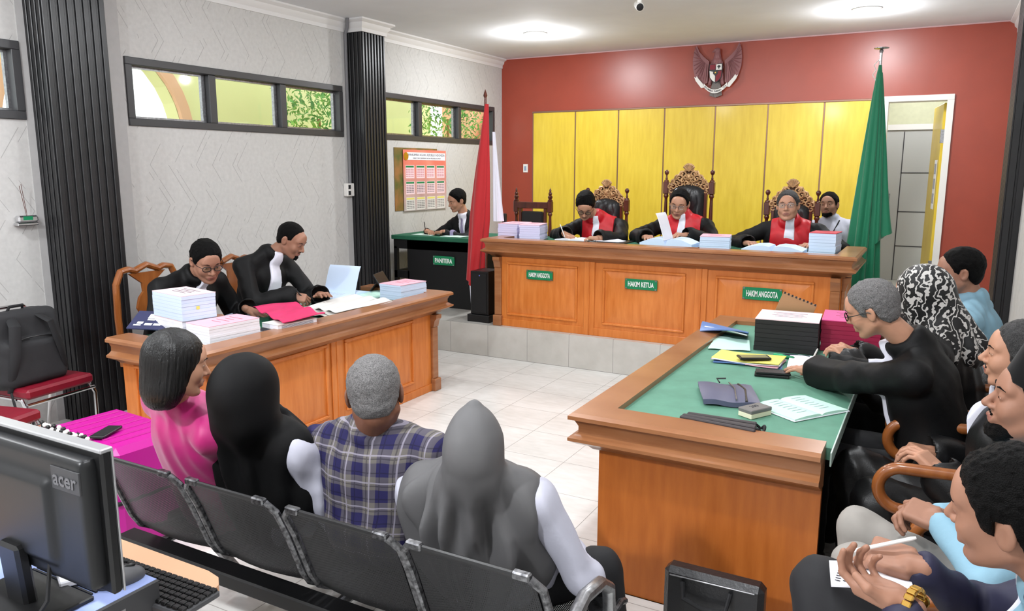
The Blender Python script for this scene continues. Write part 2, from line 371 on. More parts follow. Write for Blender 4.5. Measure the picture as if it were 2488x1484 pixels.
# ---------------------------------------------------------------- implicit surfaces for bodies and cloth
def smin(a, b, k):
    if k <= 0: return np.minimum(a, b)
    h = np.clip(0.5 + 0.5 * (b - a) / k, 0, 1); return b * (1 - h) + a * h - k * h * (1 - h)
class SDF:
    """list of primitives; each: (fn, lo, hi, k, mode) in build-local coordinates"""
    def __init__(s): s.p = []
    def _a(s, fn, lo, hi, k, mode='+'): s.p.append((fn, np.array(lo, float), np.array(hi, float), k, mode)); return s
    def ell(s, c, r, k=0.02, R=None, mode='+'):
        c = np.array(c, float); r = np.array(r, float); Rm = np.array(R.to_3x3() if R is not None and len(R) == 4 else R, float) if R is not None else None
        e = float(max(r)) if R is not None else r
        def fn(x, y, z):
            x = x - c[0]; y = y - c[1]; z = z - c[2]
            if Rm is not None:
                x, y, z = (Rm[0, 0] * x + Rm[1, 0] * y + Rm[2, 0] * z, Rm[0, 1] * x + Rm[1, 1] * y + Rm[2, 1] * z, Rm[0, 2] * x + Rm[1, 2] * y + Rm[2, 2] * z)
            k0 = np.sqrt((x / r[0]) ** 2 + (y / r[1]) ** 2 + (z / r[2]) ** 2)
            k1 = np.sqrt((x / r[0] ** 2) ** 2 + (y / r[1] ** 2) ** 2 + (z / r[2] ** 2) ** 2) + 1e-9
            return k0 * (k0 - 1) / k1
        return s._a(fn, c - e, c + e, k, mode)
    def cap(s, a, b, ra, rb=None, k=0.02, mode='+'):
        a = np.array(a, float); b = np.array(b, float); rb = ra if rb is None else rb; d = b - a; L = max(float(d @ d), 1e-12); R = max(ra, rb)
        def fn(x, y, z):
            px, py, pz = x - a[0], y - a[1], z - a[2]
            t = np.clip((px * d[0] + py * d[1] + pz * d[2]) / L, 0, 1)
            return np.sqrt((px - t * d[0]) ** 2 + (py - t * d[1]) ** 2 + (pz - t * d[2]) ** 2) - (ra + (rb - ra) * t)
        return s._a(fn, np.minimum(a, b) - R, np.maximum(a, b) + R, k, mode)
    def box(s, c, h, r=0.01, k=0.02, R=None, mode='+'):
        c = np.array(c, float); h = np.array(h, float); Rm = np.array(R.to_3x3() if R is not None and len(R) == 4 else R, float) if R is not None else None
        e = float(np.linalg.norm(h)) + r if R is not None else h + r
        def fn(x, y, z):
            x = x - c[0]; y = y - c[1]; z = z - c[2]
            if Rm is not None:
                x, y, z = (Rm[0, 0] * x + Rm[1, 0] * y + Rm[2, 0] * z, Rm[0, 1] * x + Rm[1, 1] * y + Rm[2, 1] * z, Rm[0, 2] * x + Rm[1, 2] * y + Rm[2, 2] * z)
            qx, qy, qz = abs(x) - h[0], abs(y) - h[1], abs(z) - h[2]
            return np.sqrt(np.maximum(qx, 0) ** 2 + np.maximum(qy, 0) ** 2 + np.maximum(qz, 0) ** 2) + np.minimum(np.maximum(qx, np.maximum(qy, qz)), 0) - r
        return s._a(fn, c - e, c + e, k, mode)
    def torus(s, c, R0, r, k=0.01, R=None, sy=1.0, mode='+'):
        c = np.array(c, float); Rm = np.array(R.to_3x3() if len(R) == 4 else R, float) if R is not None else np.eye(3); e = R0 * max(1, 1 / sy) + r
        def fn(x, y, z):
            x = x - c[0]; y = y - c[1]; z = z - c[2]
            x, y, z = (Rm[0, 0] * x + Rm[1, 0] * y + Rm[2, 0] * z, Rm[0, 1] * x + Rm[1, 1] * y + Rm[2, 1] * z, Rm[0, 2] * x + Rm[1, 2] * y + Rm[2, 2] * z)
            return np.sqrt((np.sqrt(x ** 2 + (y * sy) ** 2) - R0) ** 2 + (z * 0.6) ** 2) - r
        return s._a(fn, c - e, c + e, k, mode)
    def fn(s, f, lo, hi, k=0.0, mode='+'): return s._a(f, lo, hi, k, mode)
    def field(s, vox, noise=None, region=None, off=0.0, pad=None):
        add = [p for p in s.p if p[4] == '+']; m = (pad or 0.0) + 3 * vox + off + (0.015 if noise else 0)
        lo = np.min([p[1] for p in add], 0) - m; hi = np.max([p[2] for p in add], 0) + m
        if region is not None: lo = np.maximum(lo, region[1]); hi = np.minimum(hi, region[2])
        n = np.maximum(np.ceil((hi - lo) / vox).astype(int) + 1, 4); ax = [lo[i] + vox * np.arange(n[i]) for i in range(3)]
        F = np.full(n, 1.0, np.float32)
        for f, a, b, k, mode in s.p:
            q = k + 3 * vox + off + (0.02 if noise else 0)
            i0 = [max(0, int((a[i] - q - lo[i]) / vox)) for i in range(3)]; i1 = [min(n[i], int((b[i] + q - lo[i]) / vox) + 2) for i in range(3)]
            if any(i0[i] >= i1[i] for i in range(3)): continue
            sl = tuple(slice(i0[i], i1[i]) for i in range(3))
            X = ax[0][sl[0]][:, None, None]; Y = ax[1][sl[1]][None, :, None]; Z = ax[2][sl[2]][None, None, :]
            d = np.broadcast_to(f(X, Y, Z), F[sl].shape)
            if mode == '+': F[sl] = smin(F[sl], d, k)
            elif mode == '-': F[sl] = -smin(-F[sl], d, k)
            elif mode == '&': F[sl] = -smin(-F[sl], -d, k)
        X = ax[0][:, None, None]; Y = ax[1][None, :, None]; Z = ax[2][None, None, :]
        if noise: F = F + noise(X, Y, Z)
        if off: F = F - off
        if region is not None: F = np.maximum(F, np.broadcast_to(region[0](X, Y, Z), F.shape))
        return F, lo
    def mesh(s, name, vox, mats, parent=None, noise=None, region=None, off=0.0, mtx=None, matfn=None, extra=None, label=None):
        F, lo = s.field(vox, noise, region, off); V, Q = nets(F, lo, vox)
        return mesh_np(name, V, Q, mats, parent, mtx, matfn, extra, label)
def nets(F, lo, vox):
    S = F < 0
    c = [S[i:S.shape[0] - 1 + i, j:S.shape[1] - 1 + j, k:S.shape[2] - 1 + k] for i in (0, 1) for j in (0, 1) for k in (0, 1)]
    sm = sum(a.astype(np.int8) for a in c); cell = (sm > 0) & (sm < 8); I, J, K = np.nonzero(cell)
    idx = -np.ones(cell.shape, np.int64); idx[I, J, K] = np.arange(len(I))
    P = np.zeros((len(I), 3)); C = np.zeros(len(I))
    cor = [(i, j, k) for i in (0, 1) for j in (0, 1) for k in (0, 1)]
    for a in range(8):
        for b in range(a + 1, 8):
            ca, cb = cor[a], cor[b]
            if sum(abs(x - y) for x, y in zip(ca, cb)) != 1: continue
            fa = F[I + ca[0], J + ca[1], K + ca[2]]; fb = F[I + cb[0], J + cb[1], K + cb[2]]; m = (fa < 0) != (fb < 0)
            t = np.where(m, fa / np.where(m, fa - fb, 1), 0)
            for ax in range(3): P[:, ax] += np.where(m, ca[ax] + t * (cb[ax] - ca[ax]), 0)
            C += m
    P = P / np.maximum(C, 1)[:, None] + np.stack([I, J, K], 1); V = P * vox + np.array(lo)
    Q = []
    for ax in range(3):
        A = [slice(None)] * 3; B = [slice(None)] * 3; A[ax] = slice(0, -1); B[ax] = slice(1, None)
        s0 = S[tuple(A)]; s1 = S[tuple(B)]; o = [q for q in range(3) if q != ax]
        g = np.argwhere(s0 != s1); ok = (g[:, o[0]] > 0) & (g[:, o[1]] > 0) & (g[:, o[0]] < S.shape[o[0]] - 1) & (g[:, o[1]] < S.shape[o[1]] - 1)
        g = g[ok]; ins = s0[g[:, 0], g[:, 1], g[:, 2]]
        def at(da, db):
            h = g.copy(); h[:, o[0]] += da; h[:, o[1]] += db; return idx[h[:, 0], h[:, 1], h[:, 2]]
        q = np.stack([at(-1, -1), at(0, -1), at(0, 0), at(-1, 0)], 1)
        flip = ~ins if ax != 1 else ins
        q[flip] = q[flip][:, ::-1]; Q.append(q)
    Q = np.concatenate(Q) if Q else np.zeros((0, 4), int); Q = Q[(Q >= 0).all(1)]
    return V, Q
def mesh_np(name, V, Q, mats, parent=None, mtx=None, matfn=None, extra=None, label=None):
    """extra: list of (V,Q,matindex) islands joined into the same mesh"""
    parts = [(V, Q, None)] + (extra or []); vs = []; qs = []; mi = []; k = 0
    for v, q, im in parts:
        if mtx is not None and im is None: 
            A = np.array(mtx); vv = v @ A[:3, :3].T + A[:3, 3]
        else: vv = v
        vs.append(vv); qs.append(q + k); k += len(v)
        if im is None: mi.append(matfn(v[q].mean(1)).astype(int) if matfn is not None and len(q) else np.zeros(len(q), int))
        else: mi.append(np.asarray(im if hasattr(im, '__len__') else np.full(len(q), im), int))
    V = np.concatenate(vs); Q = np.concatenate(qs); mi = np.concatenate(mi)
    me = bpy.data.meshes.new(name); me.vertices.add(len(V)); me.vertices.foreach_set('co', V.astype(np.float32).ravel())
    me.loops.add(len(Q) * 4); me.loops.foreach_set('vertex_index', Q.astype(np.int32).ravel())
    me.polygons.add(len(Q)); me.polygons.foreach_set('loop_start', np.arange(0, len(Q) * 4, 4, dtype=np.int32))
    me.polygons.foreach_set('material_index', mi.astype(np.int32)); me.update(calc_edges=True); me.validate(); me.shade_smooth()
    return link(name, me, parent, mats, label)
def folds(amp, fx=34, fz=6, seed=0.0):
    def f(x, y, z):
        w = 1.7 * np.sin(9 * x + 5 * z + seed) + 1.3 * np.sin(11 * y - 7 * z + 2 * seed)
        a = np.sin(fx * (x + y * 0.7) + fz * z + w); b = np.sin(fx * 0.55 * (y - x * 0.6) + fz * 1.9 * z - w * 1.2 + seed)
        return (amp * (np.abs(a) ** 1.5 * 0.9 - .75 + 0.7 * b * np.abs(b))).astype(np.float32)
    return f
def fuzz(amp, f=260, seed=0.0):
    def g(x, y, z):
        return (amp * (np.sin(f * x + 3 * np.sin(f * .31 * z + seed)) * np.sin(f * .9 * y + 2 * np.sin(f * .27 * x)) + 0.8 * np.sin(f * .8 * z + 3 * np.sin(f * .23 * y + seed)))).astype(np.float32)
    return g
# ---------------------------------------------------------------- the room shell
def struct(name, mb, m, parent=None): return tag(mb.build(name, m, parent), kind='structure')
struct('floor', MB().bb(XL - .15, XR + .15, YF, YB, -0.1, 0), M['floor'])
struct('floor', MB().bb(XL, XR, 6.10, YB, 0.0, ZP), M['step']).name = 'floor_platform'
struct('ceiling', MB().bb(XL - .15, XR + .15, YF - .15, YB + .15, HC, HC + .1), M['ceiling'])
WZ0, WZ1 = 2.065, 2.56
WIN = [(1.10, 3.00), (3.74, 6.105), (6.60, 9.12)]
def wall_with_windows(name, x0, x1, wins, m):
    b = MB(); b.bb(x0, x1, YF, YB, 0, WZ0); b.bb(x0, x1, YF, YB, WZ1, HC); y = YF
    for a, c in wins: b.bb(x0, x1, y, a, WZ0, WZ1); y = c
    b.bb(x0, x1, y, YB, WZ0, WZ1); return struct(name, b, m)
wall_with_windows('wall_left', XL - .15, XL, WIN, M['wallpaper'])
wall_with_windows('wall_right', XR, XR + .15, [(5.2, 7.35)], M['wallpaper'])
struct('wall_front', MB().bb(XL, XR, YF - .15, YF, 0, HC), M['plain'])
# plain darker margins beside the pillars
b = MB()
for a, c in ((3.50, 3.72), (6.12, 6.20), (2.98 + .02, 3.05)): b.bb(XL, XL + .006, a, c, 0, HC - .12)
struct('trim_1', b, M['plain'])
# back wall: red with a recess of yellow panels and a doorway
DX0, DX1, DZ = -0.60, 0.045, 2.485
b = MB(); b.bb(XL, DX0, YB, YB + .15, 0, HC); b.bb(DX1, XR, YB, YB + .15, 0, HC); b.bb(DX0, DX1, YB, YB + .15, DZ, HC); struct('wall_back', b, M['red'])
ym = mat('yellow_wood_panel', 'e2c53c', 0.38, spec=0.45, coat=0.2); g = NG(ym); g.xyz()
n = g.noise(3.0, 6, stretch=(7, 1, 1)); n2 = g.noise(0.9, 2); t = g.m('MULTIPLY_ADD', g.m('MULTIPLY_ADD', n, .6, g.m('MULTIPLY', n2, .5)), 2.4, -.85); t.node.use_clamp = True
g.out(g.mix(t, lin('d2b12c'), lin('e9cd45'))); M['yellow'] = ym
px = [-4.811, -4.195, -3.603, -3.007, -2.391, -1.791, -1.189, -0.62]
for i in range(7):
    bb_ = MB().bb(px[i] + .008, px[i + 1] - .008, YB - .028, YB, ZP, 2.48, .004).build('wall_back_panel', ym); tag(bb_, kind='structure')
b = MB()
for x in px: b.bb(x - .008, x + .008, YB - .02, YB, ZP, 2.485)
b.bb(-4.82, -.62, YB - .035, YB, 2.478, 2.50, .003)
struct('trim_2', b, mat('panel_strip', '8a6a5a', 0.3, 0.4))
# doorway: white frame, open yellow leaf, corridor with a second grey door behind
b = MB()
b.bb(DX0 - .03, DX0 + .05, YB - .03, YB + .16, ZP, DZ - .03, .002); b.bb(DX1 - .05, DX1 + .015, YB - .03, YB + .16, ZP, DZ - .03, .002); b.bb(DX0 - .03, DX1 + .015, YB - .03, YB + .16, DZ - .03, DZ + .03, .004)
struct('trim_3', b, M['white'])
d1 = thing('door_1', None, None, (DX1 - .055, YB + .16, ZP)); tag(d1, kind='structure')
b = MB(); b.M = T(0, 0, 0, rz=math.radians(97)); b.bb(0, .78, -.02, .02, .01, 2.14, .004); b.build('door_leaf', ym, d1)
b = MB(); b.M = T(0, 0, 0, rz=math.radians(97)); b.bb(.12, .30, .02, .023, 1.02, 1.55); b.build('notice', M['paper'], d1)
b = MB(); b.M = T(0, 0, 0, rz=math.radians(97))
for r in range(3):
    for c in range(4): b.bb(.135 + c * .04, .165 + c * .04, .023, .0238, 1.08 + r * .16, 1.19 + r * .16)
b.build('notice_print', mat('notice_grey', 'a0a0a8', .8), d1)
MB().bb(-.03, .045, -.185, -.175, 1.72, 1.86, .003).build('hinge', M['steel'], d1)
MB().bb(-.03, .045, -.185, -.175, .35, .49, .003).build('hinge', M['steel'], d1)
cor = mat('corridor_wall', 'cfd0b0', 0.6, noise=.05)
b = MB(); b.bb(-1.6, 1.1, YB + 2.0, YB + 2.1, 0, HC); b.bb(-1.75, -1.6, YB + .15, YB + 2.1, 0, HC); b.bb(1.0, 1.15, YB + .15, YB + 2.1, 0, HC); struct('wall_corridor', b, cor)
struct('floor_corridor', MB().bb(-1.7, 1.1, YB, YB + 2.1, ZP - .1, ZP), M['floor'])
struct('ceiling_corridor', MB().bb(-1.7, 1.1, YB + .15, YB + 2.1, HC - .3, HC - .2), M['ceiling'])
d2 = thing('door_2', None, None, (-.66, YB + 1.98, ZP)); tag(d2, kind='structure')
lf2 = MB().bb(.0, .8, 0, .03, 0, 1.95, .004).build('door_leaf', mat('grey_door', 'b9bab6', .5), d2)
b = MB()
for z in (.45, .9, 1.4): b.bb(.2, .8, -.004, 0, z, z + .012)
b.bb(.2, .212, -.004, 0, 0, 1.93); b.build('door_groove', M['frame'], lf2)
MB().bb(-.06, .86, -.03, .0, 1.95, 2.02).bb(-.06, 0, -.03, .03, 0, 1.95).build('door_frame', M['white'], d2)
MB().tube([(.09, 0, .75), (.09, -.05, .78), (.09, -.05, 1.1), (.09, 0, 1.13)], .009).build('door_handle', M['steel'], lf2)
# cornice along the left wall, jogging round the pillars
prof = [(0, HC - .12), (.012, HC - .12), (.012, HC - .085), (.035, HC - .06), (.04, HC - .035), (.075, HC - .015), (.075, HC), (0, HC)]
P1 = (3.05, 3.50); P2 = (6.20, 6.57); PD = .20
path = [(XL, YF), (XL, P1[0]), (XL + PD, P1[0]), (XL + PD, P1[1]), (XL, P1[1]), (XL, P2[0]), (XL + PD, P2[0]), (XL + PD, P2[1]), (XL, P2[1]), (XL, YB)]
struct('trim_4', MB().sweep(path, prof), M['cornice'])
struct('trim_5', MB().sweep([(XR, YB), (XR, 7.42), (XR - .12, 7.42), (XR - .12, 6.9), (XR, 6.9), (XR, YF)], prof), M['cornice'])
struct('trim_6', MB().bb(XL, XR, YB - .012, YB, HC - .012, HC), mat('pink_edge', 'c9a3a3', .7))
# fluted black pillars
def pillar(idx, y0, y1, xw, depth, sgn=1, z0=0):
    top = HC - (.12 if sgn > 0 else .12); b = MB(); x1 = xw + sgn * depth
    b.bb(xw, x1 - sgn * .012, y0 + .012, y1 - .012, z0, top)
    n = 8
    for i in range(n + 1):                                   # flutes on the wide face, raised ribs
        w = (y1 - y0) / (n + .0); yy = y0 + w * i
        if i < n: b.bb(x1 - sgn * .014, x1, yy + .010, yy + w - .012, z0, top, .004)
    m2 = max(2, int(depth / .05))
    for i in range(m2):
        w = depth / m2; xx = xw + sgn * w * i
        b.bb(min(xx, xx + sgn * (w - .014)), max(xx, xx + sgn * (w - .014)), y0, y0 + .014, z0, top, .004)
        b.bb(min(xx, xx + sgn * (w - .014)), max(xx, xx + sgn * (w - .014)), y1 - .014, y1, z0, top, .004)
    return struct('wall_pillar_%d' % idx, b, M['black_panel'])
pillar(1, P1[0], P1[1], XL, PD); pillar(2, P2[0], P2[1], XL, PD); pillar(3, 6.9, 7.42, XR, .12, -1)
# windows
def window(idx, y0, y1, nb, xw=XL, sgn=1, panes=True):
    w = thing('window_%d' % idx, None, None, (xw - sgn * .06, (y0 + y1) / 2, WZ0)); tag(w, kind='structure'); L = (y1 - y0) / 2; H = WZ1 - WZ0; b = MB()
    f = .055
    b.bb(-.04, .075 * 1, -L, L, 0, f, .004); b.bb(-.04, .075, -L, L, H - f, H, .004); b.bb(-.04, .075, -L, -L + f, f, H - f, .002); b.bb(-.04, .075, L - f, L, f, H - f, .002)
    if sgn < 0: b = MB(); b.bb(-.075, .04, -L, L, 0, f); b.bb(-.075, .04, -L, L, H - f, H); b.bb(-.075, .04, -L, -L + f, f, H - f); b.bb(-.075, .04, L - f, L, f, H - f)
    W = (2 * L) / nb
    for i in range(1, nb): y = -L + W * i; b.bb(-.04, .06, y - .035, y + .035, f, H - f, .004)
    b.build('window_frame', M['frame'], w)
    for i in range(nb):
        y = -L + W * i; q = MB(); a, c = y + .04, y + W - .04; s = .018
        q.bb(-.02, .01, a, c, f - .005, f + s); q.bb(-.02, .01, a, c, H - f - s, H - f + .005); q.bb(-.02, .01, a, a + s, f + s, H - f - s); q.bb(-.02, .01, c - s - .015, c, f + s, H - f - s)
        sh_ = q.build('window_sash', M['steel'], w)
        MB().bb(-.008, -.004, a + .01, c - .01, f, H - f).build('pane', M['glass'], sh_)
gm = bpy.data.materials.new('window_glass'); gm.use_nodes = True; nt = gm.node_tree; nt.nodes.clear()
o_ = nt.nodes.new('ShaderNodeOutputMaterial'); mx = nt.nodes.new('ShaderNodeMixShader'); tr = nt.nodes.new('ShaderNodeBsdfTransparent'); gl = nt.nodes.new('ShaderNodeBsdfGlossy')
gl.inputs['Roughness'].default_value = .03; tr.inputs[0].default_value = (.96, .97, .95, 1); mx.inputs[0].default_value = .06
nt.links.new(tr.outputs[0], mx.inputs[1]); nt.links.new(gl.outputs[0], mx.inputs[2]); nt.links.new(mx.outputs[0], o_.inputs[0]); M['glass'] = gm
window(1, *WIN[0], 2); window(2, *WIN[1], 3); window(3, *WIN[2], 3); window(4, 5.2, 7.35, 3, XR, -1)
# outside the left windows: porch wall with arches, shrubs, ground
om = mat('porch_wall_cream', 'e9e7a6', .8, noise=.04, nscale=2); oa = mat('arch_trim_peach', 'e8b48c', .8)
b = MB()
def archwall(b, x, y0, y1, cy, r, zc, z0, z1, th):
    # wall with one arched opening centred cy
    N = 16; pts = [(cy + r * math.cos(PI * k / N), zc + r * math.sin(PI * k / N)) for k in range(N + 1)]
    mt = Matrix(((0, 0, 1, x), (1, 0, 0, 0), (0, 1, 0, 0), (0, 0, 0, 1)))
    b.prism([(y0, z0), (cy - r, z0)] + [(cy - r, zc)] + [(y0, zc)], th, mt); b.prism([(cy + r, z0), (y1, z0), (y1, zc), (cy + r, zc)], th, mt)
    for k in range(N):
        a, c = pts[k], pts[k + 1]; b.prism([a, (a[0], z1), (c[0], z1), c], th, mt)
    b.prism([(y0, zc), (cy - r, zc), (cy - r, z1), (y0, z1)], th, mt); b.prism([(cy + r, zc), (y1, zc), (y1, z1), (cy + r, z1)], th, mt)
archwall(b, -7.9, 3.9, 11.1, 5.1, 1.0, 2.1, -.2, 4.2, .2)
pw = b.build('porch_wall', om, smooth=0); tag(pw, kind='structure')
b = MB(); mt = Matrix(((0, 0, 1, -7.69), (1, 0, 0, 0), (0, 1, 0, 0), (0, 0, 0, 1))); N = 20
for k in range(N):
    a0, a1 = PI * k / N, PI * (k + 1) / N
    b.prism([(5.1 + 1.0 * math.cos(a0), 2.1 + 1.0 * math.sin(a0)), (5.1 + 1.13 * math.cos(a0), 2.1 + 1.13 * math.sin(a0)), (5.1 + 1.13 * math.cos(a1), 2.1 + 1.13 * math.sin(a1)), (5.1 + 1.0 * math.cos(a1), 2.1 + 1.0 * math.sin(a1))], .05, mt)
tag(b.build('porch_arch', oa), kind='structure')
b = MB(); b.bb(-8.2, -7.6, 12.2, 14.5, -.2, 4.2); b.tube([(-7.4, 11.9, -.2), (-7.4, 12.4, 2.0), (-7.4, 13.2, 3.1), (-7.4, 14.2, 3.6)], .22); tag(b.build('porch_column', oa), kind='structure')
tag(MB().bb(-20, XL - .16, -3, 22, -.3, -.2).build('ground_outside', mat('outside_ground', 'b9b7a0', .9)), kind='structure')
lf = mat('mottled_green_leaves', '8fc45a', .6, col2='3f8f4a', nscale=6)  # leaf colour varies at random between two greens
def shrub(x, y, z, r, h, label, n=260, seed=1):
    R = random.Random(seed); t = thing('shrub', label, 'shrub', (x, y, z), group=None); b = MB()
    for i in range(n):
        a, q, w = R.uniform(0, 2 * PI), R.random() ** .5 * r, R.uniform(0.05, 1); p = Vector((q * math.cos(a), q * math.sin(a), w * h)); s = R.uniform(.028, .06)
        m = Matrix.Translation(p) @ rotm(R.uniform(-1.2, 1.2), R.uniform(-1.2, 1.2), R.uniform(0, 6)); b.M = m
        b.add([(-s, 0, 0), (0, -s * .4, .01), (s, 0, 0), (0, s * .4, .01)], [(0, 1, 2, 3)])
    b.build('foliage', lf, t, smooth=0, fix=False); MB().tube([(0, 0, -.05), (0, 0, h * .8)], [.05, .02]).build('stem', M['rim'], t)
shrub(-6.85, 7.45, -.2, .55, 3.2, 'leafy green shrub seen through the right pane of the middle window', 2600, 3)
shrub(-6.85, 10.35, -.2, .6, 3.4, 'leafy shrub outside the centre pane of the far window', 2600, 4)
shrub(-9.6, 6.3, -.2, .8, 2.6, 'low bluish green bush seen beyond the arch in the left pane', 500, 5)

t = thing('ceiling_lamp', 'unseen round lamp added to brighten the corridor beyond the open door', 'lamp', (-.3, YB + 1.1, HC - .3), group='round ceiling lamps')  # unseen lamp, added only to brighten the corridor behind the doorway
MB().lathe([(.09, 0), (.10, -.03), (.06, -.05), (0, -.055)], seg=20).build('diffuser', mat('added_corridor_lamp', 'ffffff', .5, emit=6), t); l = lamp_light(0, 0, -.12, 28); l.parent = t
# ---------------------------------------------------------------- ceiling lamps and camera
dif = mat('lamp_diffuser', 'ffffff', .5, emit=9.0)
LL = ['round ceiling lamp near the left end of the red wall, the glaring one', 'round recessed ceiling lamp above the green flag']
lamp0 = None
for i, ((x, y), w) in enumerate(zip(LAMPS, LAMP_W)):  # lamps after the first two are unseen additions that light the room
    t = thing('ceiling_lamp', LL[i] if i < 2 else 'assumed round ceiling lamp outside the picture, added to light the courtroom', 'lamp', (x, y, HC), group='round ceiling lamps')
    hs_ = MB().lathe([(.07, 0), (.125, 0), (.13, -.008), (.12, -.02), (.10, -.02), (.098, -.012), (.07, -.012)], seg=28).build('lamp_housing', M['white'], t)
    MB().lathe([(.0, -.010), (.098, -.011), (.098, -.016), (0, -.018)], seg=28).build('diffuser', dif, hs_)
    l = lamp_light(0, 0, -.14, w * .48); l.parent = t; l.name = 'bulb'; l = lamp_light(0, 0, -.022, w * .42, 'AREA'); l.parent = t; l.name = 'bulb'
t = thing('security_camera', 'small white ceiling security camera with a black round lens', 'camera', (-2.37, 6.55, HC))
MB().lathe([(.05, 0), (.05, -.015), (.02, -.02), (.02, -.06)], seg=16).build('mount', M['white'], t)
b = MB(); ax = Vector((.55, -1, -.45)); b.lathe([(.03, -.09), (.036, -.08), (.036, .03), (.033, .04)], (0, 0, -.085), 18, ax); b.build('camera_body', M['white'], t)
b = MB(); b.lathe([(0, .041), (.031, .041), (.028, .046), (.012, .048), (0, .048)], (0, 0, -.085), 18, ax); b.build('lens', M['black'], t)
t = thing('light_switch', 'small white switch on the red wall left of the yellow panels', 'switch', (-4.93, YB, 1.76))
MB().bb(-.035, .035, -.012, 0, -.055, .055, .004).build('switch_plate', M['white'], t); MB().bb(-.015, .015, -.018, -.01, -.03, .03, .003).build('rocker', mat('blue_grey_plastic', '8aa0b8', .4), t)
t = thing('wall_socket', 'white double socket box on the wall beside the far black pillar', 'socket', (XL + .03, 6.135, 1.54))
MB().bb(-.03, .02, -.055, .055, -.065, .065, .006).build('socket_box', M['white'], t)
MB().bb(.02, .026, -.045, -.005, .01, .05, .002).bb(.02, .026, -.045, -.005, -.05, -.01, .002).build('socket_face', M['chrome'], t)
b = MB(); b.tube([(XL + .02, 6.16, 1.605), (XL + .02, 6.165, HC - .14), (XL + .06, 6.15, HC - .08), (XL + .09, 6.12, HC - .03), (XL + .1, 6.11, HC)], .016)
b.build('cable_conduit', mat('grey_conduit', '77777a', .5)); tag(bpy.data.objects['cable_conduit'], 'grey cable conduit running from the ceiling down to the white socket', 'conduit')
t = thing('air_freshener', 'small wall holder with a green label and thin incense sticks', 'holder', (XL, 2.92, 1.42))
MB().bb(0, .055, -.065, .065, -.02, .025, .01).bb(0, .06, -.075, .06, -.04, -.022, .006).build('holder_body', M['chrome'], t)
MB().bb(.055, .058, -.035, .025, -.005, .02, .001).build('green_label', M['sign'], t)
b = MB(); b.tube([(.03, .0, .02), (.09, -.06, .22)], .0018, 6); b.tube([(.03, .005, .02), (.085, -.045, .23)], .0018, 6); b.build('stick', M['darkwood'], t)
# ---------------------------------------------------------------- desks
RIM = [(-.055, 0), (.085, 0), (.10, -.012), (.10, -.028), (.078, -.036), (.066, -.06), (.066, -.085), (.085, -.10), (.10, -.105), (.10, -.118), (.07, -.135), (.035, -.15), (.02, -.165), (0, -.17), (-.055, -.17)]
def panel(b, x0, x1, z0, z1, y, n=(0, -1)):
    pass
def front_panel(parent, mtx, w, h, wood=None):                # raised field in a moulded frame; local x right, z up, -y out
    wood = wood or M['desk']
    b = MB(); b.M = mtx; f = .02
    for (x0, x1, z0, z1) in ((-w / 2, w / 2, h - f, h), (-w / 2, w / 2, 0, f), (-w / 2, -w / 2 + f, f, h - f), (w / 2 - f, w / 2, f, h - f)): b.bb(x0, x1, -.014, .004, z0, z1, .006)
    fr_ = b.build('panel_moulding', wood, parent)
    b = MB(); b.M = mtx; q = .065; yy = [(-w / 2 + f + .012, f + .012, -.002), (w / 2 - f - .012, h - f - .012, -.002)]
    x0, z0, x1, z1 = -w / 2 + f + .01, f + .01, w / 2 - f - .01, h - f - .01
    vs = [(x0, .0, z0), (x1, .0, z0), (x1, .0, z1), (x0, .0, z1), (x0 + q, -.012, z0 + q), (x1 - q, -.012, z0 + q), (x1 - q, -.012, z1 - q), (x0 + q, -.012, z1 - q), (x0, .01, z0), (x1, .01, z0), (x1, .01, z1), (x0, .01, z1)]
    b.add(vs, [(4, 5, 6, 7), (0, 1, 5, 4), (1, 2, 6, 5), (2, 3, 7, 6), (3, 0, 4, 7), (0, 8, 9, 1), (1, 9, 10, 2), (2, 10, 11, 3), (3, 11, 8, 0), (8, 11, 10, 9)])
    b.build('raised_panel', wood, fr_, smooth=0.2)
def pilaster(parent, mtx, h, w=.07):
    b = MB(); b.M = mtx; b.bb(-w / 2, w / 2, -.025, 0, .10, h - .10, .005); b.bb(-w / 2 - .008, w / 2 + .008, -.045, 0, 0, .10, .006)
    b.prism([(0, h), (-.06, h), (-.058, h - .03), (-.04, h - .05), (-.028, h - .10), (0, h - .10)], w, Matrix(((0, 0, 1, -w / 2), (1, 0, 0, 0), (0, 1, 0, 0), (0, 0, 0, 1))))
    b.build('pilaster', M['rim'], parent)
# judges' bench (local origin at left-front floor corner on the platform)
t = thing('judges_desk', "long orange-brown wooden judges' desk on the raised platform with three panelled bays", 'desk', (-3.58, 6.175, ZP))
W, DPT, H = 3.0, .78, .82
MB().bb(0, W, 0, .03, 0, H - .16).bb(0, .03, .03, DPT, 0, H - .16).bb(W - .03, W, .03, DPT, 0, H - .16).bb(0, W, -.009, .0, 0, .07, .003).bb(.0, W, .03, DPT - .02, .30, .32).build('carcass', M['desk'], t)
MB().sweep([(0, DPT), (0, 0), (W, 0), (W, DPT)], [(o, H + z) for o, z in RIM]).build('rim', M['rim'], t)
MB().bb(.055, W - .055, .055, DPT, H - .07, H - .035).build('desk_top', M['greendark'], t)
MB().bb(.0, W, DPT - .02, DPT + .0, H - .16, H - .035).build('back_rail', M['rim'], t)
for x0, x1 in ((.13, .845), (1.085, 1.815), (2.06, 2.81)): front_panel(t, T((x0 + x1) / 2, 0, .105), x1 - x0, .50)
for x in (.04, .96, 1.945, W - .04):
    if x in (.96, 1.945): MB().bb(x - .05, x + .05, -.012, 0, .0, H - .16, .004).bb(x - .004, x + .004, -.02, -.01, 0.0, H - .16, .002).build('stile', M['desk'], t)
    else: pilaster(t, T(x, 0, 0), H - .17)
